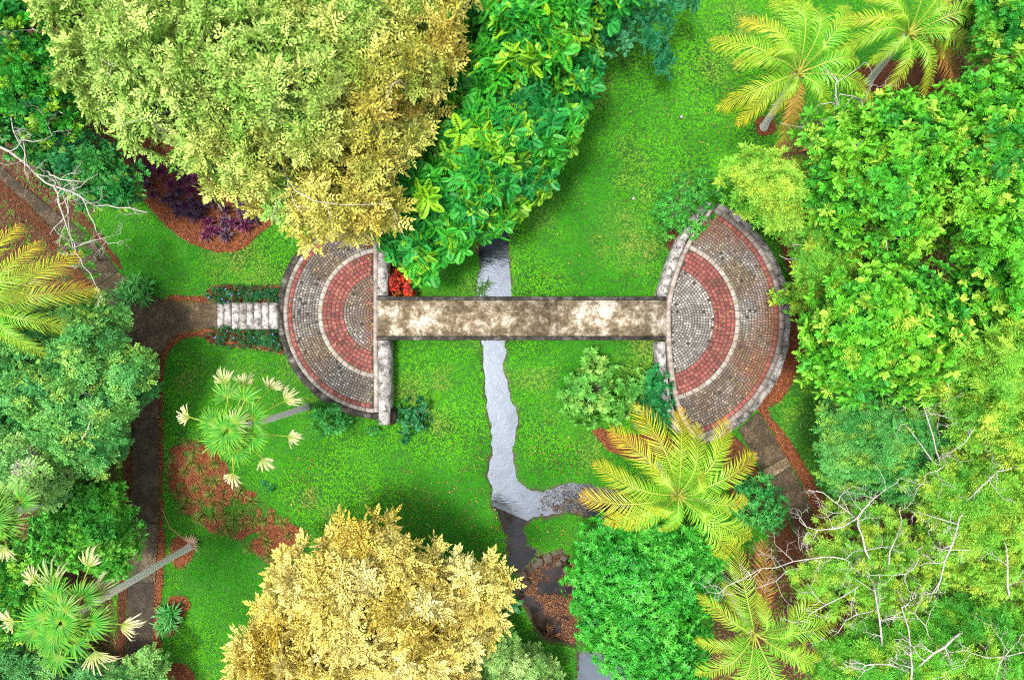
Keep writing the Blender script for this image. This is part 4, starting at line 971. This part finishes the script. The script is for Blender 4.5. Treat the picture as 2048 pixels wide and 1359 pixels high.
# purple plants in the curved bed
CORD = [tpl_strap(18, .42, .07, R(70), (25, 80)) for _ in range(3)]
pr = None; spots = []
poly = smooth_poly([(245, 300), (275, 350), (300, 390), (345, 420), (380, 465), (430, 480), (480, 470), (505, 450), (520, 430), (470, 390), (390, 350), (310, 310)], 1)
while len(spots) < 46:
    q = np.array([random.uniform(240, 520), random.uniform(290, 485)])
    if inside(q[:1], q[1:], poly)[0] and all(np.hypot(*(q - s)) > 13 for s in spots): spots.append(q)
protos = []
for i, q in enumerate(spots):
    lab = "purple-black strap-leaved plant in the curved red mulch bed by the big tree"
    if i < 3:
        o = strap_plant("purple_plant", lab, 'plant', q, [CORD[i]], [A(.035, .008, .03), A(.06, .008, .04), A(.03, .012, .04)][i], [A(.06, .018, .055), A(.11, .014, .05), A(.05, .03, .065)][i], M_LEAF_GLOSS, [(0, 0, .2)], "purple plants in the curved bed"); protos.append(o)
    else: dup(protos[i % 3], P(q[0], q[1], .03), random.uniform(0, 6), None, random.uniform(.85, 1.15))

# tussocks in the mulch
TUS = [tpl_strap(46, .42, .016, R(75), (20, 85), (.6, 1.3)) for _ in range(3)]
spots = []; poly = smooth_poly(BEDS['tussocks'], 1); protos = []
while len(spots) < 46:
    q = np.array([random.uniform(325, 615), random.uniform(865, 1145)])
    if inside(q[:1], q[1:], poly)[0] and all(np.hypot(*(q - s)) > 17 for s in spots): spots.append(q)
for i, q in enumerate(spots):
    if i < 3:
        base = P(*q, .03); o = thing("grass_tussock", "thin olive grass tussock in the red mulch strip on the left lawn", 'grass tuft', base, "grass tussocks in the mulch strip"); g = G()
        plant_inst(g, [TUS[i]], base[None], frames_z(np.array([[0, 0, 1.0]]), np.zeros(1)), np.ones(1), A(.06, .17, .015)[None], A(.24, .25, .05)[None]); g.build("blades", M_GRASS, o); protos.append(o)
    else: dup(protos[i % 3], P(*q, .03), random.uniform(0, 6), None, random.uniform(.6, 1.05))

# ------------------------------------------------------------------ coconut palms
def frond(t, c, tip_px, ztip, rise, cg, ct, width=1.0, dead=False, n=48):
    tip = P(tip_px[0], tip_px[1], ztip); f = np.linspace(0, 1, 22)
    d = (tip - c)[:2]; L = np.hypot(*d); u = d / L; side = np.array([-u[1], u[0]]); bow = random.uniform(-.07, .07) * L
    pts = np.zeros((22, 3)); hx = f ** .92
    pts[:, :2] = c[:2] + np.outer(hx, d) + np.outer(np.sin(math.pi * f) * bow, side)
    zc, zt = c[2], ztip; pts[:, 2] = zc + (zt - zc) * f ** 2 + rise * np.sin(math.pi * np.minimum(f * 1.05, 1)) * (1 - .25 * f)
    g = G(); tube(g, pts, np.linspace(.026, .005, 22), 5, (.34, .42, .06) if not dead else (.3, .18, .06))
    tg = nrm(np.gradient(pts, axis=0)); V = []; F = []; C = []
    for i in range(n):
        q = .1 + .9 * (i + .5) / n; a = q * 21; k = min(int(a), 20); fr = a - k
        p = pts[k] * (1 - fr) + pts[k + 1] * fr; tt = tg[k]; sd = nrm(np.cross(np.array([0, 0, 1.0]), tt)); up = np.cross(tt, sd)
        ll = .20 * L * width * (math.sin(math.pi * min(1, .10 + .62 * q)) ** .7) * (1.0 if q < .8 else 1 - .75 * ((q - .8) / .2)) + .06
        ang = R(66 - 34 * q); colr = cg * (1 - q ** 1.8) + ct * q ** 1.8
        for s in (-1, 1):
            l2 = ll * random.uniform(.88, 1.1); aa = ang + random.uniform(-.12, .12); lift = random.uniform(.0, .35); dr = random.uniform(.15, .75) * l2
            dv = tt * math.cos(aa) + sd * s * math.sin(aa); d1 = nrm(dv + up * lift); w = tt * .0135 * (1.2 if q < .9 else .8)
            m = p + d1 * l2 * .55; e = p + dv * l2 + up * lift * l2 * .5 - np.array([0, 0, dr])
            b0 = len(V); V += [p - w * .6, p + w * .6, m + w + up * .006, m - w, e]; F += [(b0, b0 + 1, b0 + 2), (b0, b0 + 2, b0 + 3), (b0 + 3, b0 + 2, b0 + 4)]
            v = random.uniform(.8, 1.18); C += [colr * v] * 4 + [(colr * .6 + ct * .4) * v]
    g.add(np.array(V), np.array(F), np.array(C)); return g.build("frond", M_LEAF_GLOSS if not dead else M_DRY, t)

def coco_palm(label, base_px, c_px, zc, fronds, lab_extra=None):
    base = P(*base_px, 0); t = thing("coconut_palm", label, 'palm tree', base); c = P(*c_px, zc)
    g = G(); pts = wander(base - [0, 0, .1], c - [0, 0, .1], 12, .03); tube(g, pts, np.interp(np.linspace(0, 1, 12), [0, .1, 1], [.2, .14, .11]), 10); g.build("trunk", M_PALMBARK, t, smooth=True)
    for k, (x, y, yl, dz, kind) in enumerate(fronds):
        yq = yl * .38; cg = A(.08, .38, .02) * (1 - yq) + A(.38, .54, .04) * yq; ct = A(.28, .46, .03) * (1 - yl) + A(.66, .36, .015) * yl
        if kind == 'dead': cg = A(.34, .17, .03); ct = A(.42, .22, .05)
        rise = {'low': .45, 'mid': .8, 'up': 1.25, 'dead': .2}[kind]
        frond(t, c, (x, y), zc + dz, rise, cg, ct, 1.0, kind == 'dead')
    g = G()
    for k in range(7):
        a = k * .9; q = c + np.array([math.cos(a) * .13, math.sin(a) * .13, -.22]); ico(g, q, .11, (.35, .32, .04))
    g.build("coconut_cluster", M_RACHIS, t, smooth=True)
    g = G()
    for k in range(4):
        a = k * 1.6; q = c + np.array([math.cos(a) * .28, math.sin(a) * .28, .5]); tube(g, [c - [0, 0, .1], (c + q) / 2 + [0, 0, .1], q], [.05, .03, .008], 5, (.46, .44, .08))
    g.build("spear_leaves", M_RACHIS, t)
    return t

def ico(g, c, r, col, sq=(1, 1, 1), seg=8, jit=0.0):
    V = []; F = []; n = seg; m = 5
    for i in range(1, m):
        th = math.pi * i / m
        for j in range(n):
            ph = 2 * math.pi * j / n; k = 1 + jit * random.uniform(-1, 1)
            V.append((c[0] + r * sq[0] * k * math.sin(th) * math.cos(ph), c[1] + r * sq[1] * k * math.sin(th) * math.sin(ph), c[2] + r * sq[2] * k * math.cos(th)))
    for i in range(m - 2):
        for j in range(n): F.append((i * n + j, (i + 1) * n + j, (i + 1) * n + (j + 1) % n, i * n + (j + 1) % n))
    b0 = len(V); V += [(c[0], c[1], c[2] + r * sq[2]), (c[0], c[1], c[2] - r * sq[2])]
    g.add(np.array(V), np.array(F), col)
    s = g.n - len(V)
    g.f3.append(np.array([(s + b0, s + j, s + (j + 1) % n) for j in range(n)])); o = (m - 2) * n
    g.f3.append(np.array([(s + b0 + 1, s + o + (j + 1) % n, s + o + j) for j in range(n)]))

coco_palm("palm with orange-tipped fronds between the far terrace and the star-leaved dome", (1318, 930), (1356, 990), 5.6,
    [(1274, 812, .9, -.2, 'mid'), (1221, 858, .9, -.3, 'mid'), (1189, 926, .85, -.4, 'mid'), (1162, 994, .95, -.5, 'low'), (1212, 1048, .9, -.9, 'low'), (1254, 1060, .4, -.8, 'low'), (1321, 1062, .2, -1.0, 'low'), (1452, 1114, .55, -.6, 'mid'), (1501, 1074, .5, -.6, 'mid'), (1494, 1003, .7, -.5, 'low'), (1512, 912, .65, -.3, 'mid'), (1456, 842, .8, -.2, 'mid'), (1367, 818, 1, -.3, 'mid'), (1398, 850, .5, .3, 'up'), (1300, 930, .5, .7, 'up'), (1420, 1040, .35, .6, 'up'), (1300, 1020, .4, .6, 'up'), (1405, 945, .45, .9, 'up')])
coco_palm("palm with pale fronds and one brown hanging frond, left of the upper pair", (1528, 255), (1596, 148), 4.8,
    [(1428, 76, .6, -.4, 'mid'), (1487, 36, .9, -.3, 'mid'), (1550, -6, .3, -.2, 'mid'), (1582, -14, .35, 0, 'up'), (1622, 8, .3, .2, 'up'), (1698, 14, .25, -.3, 'mid'), (1716, 118, .25, -.5, 'mid'), (1745, 190, .3, -.7, 'low'), (1662, 222, .45, -.8, 'low'), (1562, 304, 1, -1.6, 'dead'), (1540, 232, .5, -.9, 'low'), (1476, 250, .75, -.8, 'low'), (1436, 214, .8, -.6, 'mid'), (1470, 122, .4, -.1, 'mid'), (1530, 100, .3, .6, 'up'), (1650, 95, .25, .6, 'up')])
coco_palm("palm near the upper right corner with one thin dead frond, right of the upper pair", (1738, 165), (1815, 70), 4.6,
    [(1668, 42, .8, -.4, 'mid'), (1672, 104, .35, -.6, 'mid'), (1742, 38, .6, -.1, 'mid'), (1740, -10, .4, 0, 'mid'), (1800, -40, .4, .2, 'up'), (1862, -20, .45, .2, 'up'), (1905, 12, .5, -.2, 'mid'), (1968, 28, .35, -.4, 'mid'), (1956, 124, .3, -.8, 'low'), (1911, 182, 1, -1.6, 'dead'), (1852, 190, .4, -.9, 'low'), (1768, 196, .5, -.9, 'low'), (1735, 130, .2, -.4, 'mid'), (1890, 110, .3, .3, 'up')])
coco_palm("palm at the bottom edge right of the dome, thin orange dead frond upright", (1440, 1150), (1508, 1266), 4.4,
    [(1470, 1076, .5, -.3, 'mid'), (1398, 1194, .6, -.5, 'mid'), (1392, 1284, .4, -.6, 'low'), (1398, 1350, .4, -.5, 'mid'), (1440, 1400, .4, -.4, 'mid'), (1527, 1083, 1, -1.2, 'dead'), (1448, 1166, .5, -.8, 'low'), (1636, 1150, .4, -.5, 'mid'), (1680, 1236, .25, -.6, 'mid'), (1592, 1216, .2, .5, 'up'), (1612, 1290, .4, .2, 'up'), (1650, 1330, .4, -.3, 'mid'), (1575, 1400, .3, -.2, 'mid'), (1520, 1440, .3, -.3, 'mid'), (1520, 1190, .2, .7, 'up')])
coco_palm("palm cut by the left edge, arching fronds with orange tips over the path", (20, 640), (-12, 622), 5.2,
    [(33, 450, .8, -.3, 'mid'), (72, 484, .75, -.2, 'mid'), (96, 524, .35, .1, 'up'), (152, 504, .8, -.4, 'mid'), (192, 577, .9, -.6, 'mid'), (146, 656, .35, -.7, 'low'), (97, 716, .2, -.8, 'low'), (40, 690, .3, -.6, 'low'), (-90, 480, .5, -.3, 'mid'), (-170, 590, .5, -.4, 'mid'), (-150, 700, .4, -.5, 'mid'), (-60, 780, .4, -.6, 'mid'), (70, 590, .3, .5, 'up')])

# ------------------------------------------------------------------ fan palms
def fan_leaf(t, c, hub, size, pale, nseg=22, petiole=True):
    """palmate leaf: petiole from the crown, pleated fan at its end"""
    c = np.asarray(c); hub = np.asarray(hub); g = G()
    d = hub - c; u = nrm(d * np.array([1, 1, 0]) + np.array([1e-4, 0, 0]))
    mid = (c + hub) / 2 + np.array([0, 0, .18]); tube(g, [c, mid, hub], [.022, .018, .014], 5, (.42, .46, .05))
    sd = np.array([-u[1], u[0], 0]); up = np.array([0, 0, 1.0]); V = []; F = []; C = []
    green = A(.03, .23, .008); yel = A(.26, .32, .03); cream = A(.52, .44, .30)
    spread = R(112) if pale < .5 else R(62)
    for i in range(nseg):
        a = -spread + 2 * spread * (i + .5) / nseg; L = size * (1 - .22 * abs(a) / spread) * random.uniform(.8 - .3 * pale, 1.1 + .1 * pale)
        da = spread / nseg * .96; an = a + random.uniform(-.5, .5) * da * (1 + 2.5 * pale)
        dirv = u * math.cos(an) + sd * math.sin(an); dl = u * math.cos(a - da) + sd * math.sin(a - da); dr = u * math.cos(a + da) + sd * math.sin(a + da)
        drop = random.uniform(.05, .3) * (1 + 1.0 * pale) * L; rr = (.42 - .1 * pale) * L; lift = (.16 - .1 * pale) * L
        m0 = hub + dl * rr + up * (lift - .015); m1 = hub + dr * rr + up * (lift - .015); mm = hub + dirv * rr * 1.05 + up * (lift + .02)
        e = hub + dirv * L * (1 - .1 * pale) + up * (lift * .8 - drop); w = np.cross(dirv, up) * .021
        q = hub + dirv * L * .78 + up * (lift - drop * .35)
        b0 = len(V); V += [hub, m0, mm, m1, q - w, q + w, e]
        F += [(b0, b0 + 1, b0 + 2), (b0, b0 + 2, b0 + 3), (b0 + 1, b0 + 5, b0 + 2), (b0 + 2, b0 + 4, b0 + 3), (b0 + 2, b0 + 5, b0 + 4), (b0 + 5, b0 + 6, b0 + 4)]
        v = random.uniform(.7, 1.25); pl = min(1, max(0, (pale + random.uniform(-.2, .2) - .3) / .7))
        cm = (green * (1 - pl) + yel * pl) * (1 - .3 * pl) + cream * .3 * pl; ce = (green * .7 + yel * .3) * (1 - pl) + cream * pl
        ch = green * .4 + yel * .6
        C += [ch * v, cm * v * .85, cm * v * 1.2, cm * v * .85, ce * v, ce * v, ce * v]
    g.add(np.array(V), np.array(F), np.array(C)); return g.build("fan_leaf", M_LEAF, t)

def fan_palm(label, base_px, c_px, zc, leaves, tr=.12):
    base = P(*base_px, 0); t = thing("fan_palm", label, 'palm tree', base); c = P(*c_px, zc)
    g = G(); tube(g, wander(base - [0, 0, .1], c, 12, .015), np.interp(np.linspace(0, 1, 12), [0, .12, 1], [tr * 1.35, tr, tr * .85]), 10); g.build("trunk", M_PALMBARK, t, smooth=True)
    for x, y, dz, sz, pale in leaves: fan_leaf(t, c, P(x, y, zc + dz), sz, pale)
    for k in range(8):
        a = k * 2.4; r = .05 + .03 * k; fan_leaf(t, c, c + np.array([math.cos(a) * r, math.sin(a) * r, .62 - .05 * k]), random.uniform(.55, .7), random.uniform(0, .25))
    return t
fan_palm("fan palm with starry crown and short pale trunk by the curved terrace wall", (614, 814), (472, 856), 6.6,
    [(455, 795, .2, 0.67, .25), (490, 800, .3, 0.65, .3), (430, 845, .1, 0.67, .1), (440, 880, .1, 0.70, .1), (475, 895, .1, 0.67, .15), (505, 870, .2, 0.65, .1), (505, 835, .4, 0.59, .2), (470, 845, .7, 0.54, .45),
     (452, 768, -.5, 0.59, .8), (488, 772, -.4, 0.55, .7), (380, 834, -.7, 0.55, .9), (538, 778, -.7, 0.55, 1.0), (568, 802, -.7, 0.62, .9), (575, 872, -.8, 0.55, .8), (467, 945, -.9, 0.55, 1.0), (524, 915, -.6, 0.55, .85)])
fan_palm("tall fan palm across the lower left path with a ringed trunk", (383, 1091), (150, 1228), 7.2,
    [(112, 1195, .3, 0.78, .15), (90, 1235, .2, 0.81, .1), (110, 1270, .2, 0.84, .05), (150, 1275, .1, 0.81, .1), (180, 1245, .2, 0.76, .15), (165, 1195, .4, 0.71, .2), (130, 1220, .8, 0.65, .4), (70, 1260, 0, 0.76, .15), (120, 1310, -.3, 0.76, .2),
     (178, 1134, -.4, 0.65, .8), (112, 1172, .1, 0.94, .6), (72, 1160, -.5, 0.59, .9), (188, 1190, -.1, 0.81, .85), (188, 1238, .0, 0.73, .25), (242, 1248, -.3, 0.75, .95), (190, 1300, -.4, 0.94, .85), (30, 1242, -.5, 0.65, .9)], .125)
fan_palm("fan palm at the left edge, few yellowing leaves over the shrubs", (160, 978), (16, 1030), 6.2,
    [(42, 1002, .1, 0.67, .3), (0, 1000, .2, 0.65, .3), (18, 1040, .3, 0.59, .4), (-30, 1030, 0, 0.76, .2), (12, 1088, -.5, 0.72, .85), (-20, 1080, 0, 0.65, .3)], .12)

# ------------------------------------------------------------------ boulder, stones, pale stones on the lawn, dead fern
g = G(); q = P(783, 832, .3); ico(g, q, .36, (.35, .33, .32), (.75, 1.0, .9), 12, .06); tag(g.build("boulder", M_ROCK, smooth=True), "round dark boulder at the lower end of the straight terrace wall", 'boulder')
protos = []
for i in range(4):
    g = G(); ico(g, (0, 0, 0), .15, random.choice([(1, 1, 1), (.7, .65, .6), (1.3, 1.2, 1.1)]), (1.2, .9, .55), 9, .18)
    me = g.build("stone", M_ROCK, origin=(0, 0, 0), smooth=True); protos.append(me); tag(me, "brown water-worn stone along the edge of the stream and pool", 'stone', "stones along the stream and pool")
sp = []
weir = [(1022, 1165), (1045, 1148), (1062, 1136), (1078, 1124), (1095, 1115), (1110, 1105), (1122, 1100), (1034, 1157), (1070, 1130), (1030, 1180), (1050, 1165), (1128, 1115), (1132, 1140), (1118, 1125)]
for q in weir: sp.append((q, random.uniform(.8, 1.6)))
for i in range(26): sp.append(((random.uniform(1105, 1215), random.uniform(990, 1035)), random.uniform(.35, .9)))
for i in range(10):
    q = STREAM[random.randrange(len(STREAM))]; sp.append(((q[0] + random.uniform(-5, 5), q[1] + random.uniform(-5, 5)), random.uniform(.35, .8)))
for i, (q, s) in enumerate(sp):
    o = protos[i] if i < 4 else protos[i % 4].copy()
    if i >= 4: COL.objects.link(o)
    o.location = P(q[0], q[1], -.12); o.rotation_euler = (random.uniform(-.3, .3), random.uniform(-.3, .3), random.uniform(0, 6)); o.scale = (s, s, s)
for (x, y), lab in (((1363, 234), "small white stone on the open upper lawn, nearer the palms"), ((1267, 397), "small white stone on the open upper lawn, nearer the wall-top shrub")):
    g = G(); ico(g, P(x, y, .09), .075, (3.2, 3.2, 3.2), (1, 1, .8), 10, .05); tag(g.build("white_stone", M_STONE, smooth=True), lab, 'stone')

t = thing("dead_fern", "brown dried fern fan on the ground below the brown hanging frond", 'plant', P(1610, 295, 0)); g = G()
for k in range(7):
    V, F = strap(.62, .16, R(70), 4, R(35)); g.add(V @ rotz(R(150 + (k - 3) * 20)).T + P(1625, 290, .1), F, np.array([.28, .12, .06]) * random.uniform(.6, 1.3))
g.build("fronds", M_DRY, t); g = G(); tube(g, [P(1625, 290, -.05), P(1625, 290, .15)], [.06, .04], 6); g.build("stem", M_BARK, t)
t = thing("dry_palm_leaf", "dried tan palm leaf lying at the foot of the leaning fan palm", 'fallen leaf', P(388, 1082, .1)); g = G()
for k in range(12):
    V, F = strap(.5 * random.uniform(.8, 1.1), .05, R(25), 3, R(25)); g.add(V @ rotz(R(50 + (k - 6) * 14)).T + P(381, 1088, .2), F, np.array([.45, .3, .2]) * random.uniform(.7, 1.2))
g.build("blade", M_DRY, t); g = G(); tube(g, [P(323, 1015, .08), P(340, 1055, .15), P(382, 1088, .2)], [.015, .02, .03], 5, (.4, .22, .12)); g.build("leaf_stalk", M_RACHIS, t)
for (x, y), lab in (((950, 490), "reddish tuft of dead leaves on the stream bank above the bridge"),):
    t = strap_plant("reed_tuft", lab, 'plant', (x, y), [tpl_strap(16, .35, .03, R(70), (20, 80))], A(.3, .07, .03), A(.35, .14, .06), M_DRY, [(0, 0, .02), (.15, .15, .02)])
strap_plant("reed_tuft", "green reed tuft standing in the stream just above the bridge", 'plant', (965, 575), [tpl_strap(26, .5, .02, R(60), (25, 85))], A(.05, .2, .04), A(.14, .3, .06), M_GRASS, [(0, 0, -.12), (.15, .2, -.12), (-.1, -.15, -.1)])
g = G(); strapV = strap(.7, .35, R(60), 4, R(30)); 
t = thing("broad_leaf_plant", "dark glossy broad-leaved plant at the pool edge right of the golden tree", 'plant', P(1022, 1205, 0)); g = G()
for k in range(6):
    V, F = strap(.6, .26, R(80), 4, R(45)); g.add(V @ rotz(k * 1.05 + .3).T + P(1022, 1205, .1), F, np.array([.02, .15, .04]) * random.uniform(.7, 1.3))
g.build("leaves", M_LEAF_GLOSS, t); g = G(); tube(g, [P(1022, 1205, -.1), P(1022, 1205, .15)], [.05, .04], 6); g.build("stem", M_BARK, t)

# ------------------------------------------------------------------ mulch chips, litter, lawn
def chips(name, polys, n, cols, size, z):
    g = G(); allp = np.concatenate([np.asarray(p) for p in polys]); 
    areas = []
    P_ = []
    for poly in polys:
        poly = np.asarray(poly); lo, hi = poly.min(0), poly.max(0); a = 0.5 * abs(np.sum(poly[:, 0] * np.roll(poly[:, 1], -1) - np.roll(poly[:, 0], -1) * poly[:, 1]))
        m = int(n * a); q = rng.uniform(lo, hi, (int(m * (hi - lo).prod() / max(a, 1)) + 1, 2)); q = q[inside(q[:, 0], q[:, 1], poly)]; P_.append(q)
    q = np.concatenate(P_)
    if name == 'mulch_chips': q = q[~((patchy(q[:, 0], q[:, 1]) > .72) & inside(q[:, 0], q[:, 1], BEDS['tussocks']))]
    if name == 'fallen_leaves': q = q[N2(q[:, 0], q[:, 1], 55, 3) > .47]
    if name == 'leaf_litter': q = q[N2(q[:, 0], q[:, 1], 38, 3) + rng.normal(0, .035, len(q)) > .53]
    N = len(q)
    V, F = leaf(1, .5, .1, .1); tp = T(); tp.add(V - [.5, 0, 0], F); tp.done()
    pos = PV(q[:, 0], q[:, 1], np.full(N, max(z, 0) if z > .5 else 0.)); pos[:, 2] = z + rng.uniform(-.01, .03, N)
    nn = np.tile([[0, 0, 1.0]], (N, 1)) + rng.normal(0, .35, (N, 3)); cc = np.array(cols)[rng.integers(0, len(cols), N)] * rng.uniform(.7, 1.3, (N, 1))
    plant_inst(g, [tp], pos, frames_z(nn, rng.uniform(0, 6.3, N)), size * rng.uniform(.4, 1.2, N), cc, cc)
    return tag(g.build(name, M_CHIP, origin=(0, 0, 0)), kind='stuff')
chips("mulch_chips", [v for k, v in BEDS.items() if k in DARKBEDS], .16, [(.11, .03, .012), (.07, .02, .01), (.16, .055, .02), (.05, .02, .012), (.05, .12, .02)], .06, .07)
chips("mulch_chips", [v for k, v in BEDS.items() if k not in DARKBEDS], .3, [(.20, .055, .018), (.12, .03, .012), (.28, .09, .03), (.06, .02, .012), (.34, .16, .07)], .06, .07)
LIT = [(.34, .17, .06), (.25, .09, .03), (.42, .28, .09), (.2, .08, .04)]
chips("leaf_litter", [POND_A], .5, [(.20, .075, .03), (.14, .05, .022), (.26, .13, .06), (.08, .035, .02)], .075, -.195)
chips("stream_gravel", [[(1085, 985), (1150, 965), (1215, 972), (1262, 992), (1262, 1020), (1130, 1028), (1075, 1020)]], .16, [(.10, .10, .10), (.05, .05, .05), (.16, .15, .14), (.07, .05, .04)], .10, -.12)
chips("fallen_leaves", [[(600, 900), (970, 880), (1000, 1040), (1010, 1130), (700, 1100), (560, 1000)], [(1040, 950), (1160, 960), (1160, 860), (1060, 860)], [(1060, 1050), (1140, 1040), (1130, 1090), (1070, 1100)]], .007, LIT, .10, .07)
chips("fallen_leaves", [[(1150, 120), (1500, 60), (1480, 330), (1320, 380), (1100, 420), (1060, 560), (1300, 560), (1330, 480)], [(340, 700), (560, 720), (600, 800), (420, 860), (340, 800)], [(1560, 800), (1640, 780), (1680, 980), (1640, 1000)]], .0018, LIT, .10, .07)
chips("terrace_litter", [[(LC[0] + 190 * math.cos(a), LC[1] + 190 * math.sin(a)) for a in np.linspace(1.68, 4.6, 30)], [(RC[0] + 238 * math.cos(a), RC[1] + 238 * math.sin(a)) for a in np.linspace(-1.1, 1.15, 30)]], .0045, [(.34, .2, .07), (.2, .09, .04), (.1, .2, .03), (.4, .3, .1)], .10, TZ + .02)
chips("forest_litter", [FLOOR_W, FLOOR_E], .02, [(.16, .06, .03), (.1, .05, .03), (.22, .11, .05)], .13, .03)

def lawn():
    n = 270000
    px = rng.uniform(-60, 2110, n); py = rng.uniform(-60, 1420, n)
    ok = ~terr_foot(px, py)
    for nm, poly, gr in [('p', PATH_A, 1), ('p', PATH_B, 1), ('p', PATH_C, 1)] + [(k, p, -2) for k, p in BEDS.items()]:
        poly = np.asarray(poly); lo, hi = poly.min(0) - 8, poly.max(0) + 8
        m = (px > lo[0]) & (px < hi[0]) & (py > lo[1]) & (py < hi[1]); idx = np.where(m)[0]
        d = sdist(px[idx], py[idx], poly); ok[idx] &= d < -gr + rng.uniform(-3, 2, len(idx)) + np.where((patchy(px[idx], py[idx]) > .71) & (nm == "tussocks"), 200, 0)
    x = (px - CX) * S; y = (CY - py) * S; wob = (N1(x, y, 0.5, 3) - 0.5) * 16
    d = wet(px, py) + wob; ok &= d < 2.5 + rng.uniform(-1.5, 1.5, n) - 11 * np.clip((N3(x, y, .8, 3) - .58) * 6, 0, 1)
    stair = (px > 433) & (px < 575) & (py > 604) & (py < 658); ok &= ~stair
    fl = inside(px, py, FLOOR_W) | inside(px, py, FLOOR_E)
    ok &= ~(fl & (rng.random(n) < .75))
    bare = N3(px, py, 45, 3); worn = ((px > 1530) & (py > 700) & (py < 1050)); ok &= ~(worn & (bare > .45) & (rng.random(n) < .75))
    px, py, x, y, d = px[ok], py[ok], x[ok], y[ok], d[ok]; N = len(px)
    z = (N2(x, y, 2.5, 3) - 0.5) * 0.05 + (N3(x, y, 0.3, 2) - 0.5) * 0.012
    dep = np.clip((d + 1) / 13, 0, 1); z -= .42 * dep * dep * (3 - 2 * dep)
    tp = []
    for k in range(5):
        t = T()
        for j in range(5):
            a = random.uniform(0, 6.3); e = random.uniform(.35, 1.1); L = random.uniform(.06, .11); w = .016
            dv = np.array([math.cos(a) * math.cos(e), math.sin(a) * math.cos(e), math.sin(e)]); sd = np.array([-math.sin(a), math.cos(a), 0]) * w; o = rng.normal(0, .018, 3) * [1, 1, 0]
            t.add(np.array([o - sd, o + sd, o + dv * L]), [(0, 1, 2)], tint=random.uniform(.85, 1.15) * np.array([.95, .95, 1.05]), k=random.random())
        tp.append(t.done())
    big = N1(x, y, 3.2, 3); mid = N2(x + 5, y, 0.7, 3)
    f = np.clip((big - .5) * 2.4 + (mid - .5) * .8 + .55, 0, 1)[:, None]
    deep = A(.036, .31, .005); lime = A(.14, .52, .012); dry = A(.36, .36, .08)
    c = deep * (1 - f) + lime * f; spots = sum(np.clip(1.1 - np.hypot(px - a, py - b_) / r, 0, 1) for a, b_, r in [(1245, 470, 75), (1320, 500, 55), (470, 525, 70), (545, 575, 50), (395, 735, 30), (370, 765, 25), (420, 650, 25), (1290, 690, 60), (1440, 130, 50), (1600, 830, 70)])
    dr = np.clip((N3(x, y, 1.6, 4) - .56) * 5, 0, .75)[:, None] * f; dr = np.maximum(dr, np.clip(spots * (N3(x, y, .5, 3) * 1.7 - .25), 0, .8)[:, None])
    c = c * (1 - dr) + dry * dr
    c = c * rng.uniform(.82, 1.18, (N, 1)); tb = inside(px, py, BEDS['tussocks']); c[tb] = c[tb] * .4 + A(.17, .17, .03) * .6; c1 = c * .85 + A(.09, .38, .008) * .15
    g = G(); plant_inst(g, tp, np.stack([x, y, z], 1), frames_z(np.tile([[0, 0, 1.0]], (N, 1)), rng.uniform(0, 6.3, N)), rng.uniform(.6, .95, N), c, c1)
    tag(g.build("lawn_grass", M_GRASS, origin=(0, 0, 0)), kind='stuff')
lawn()
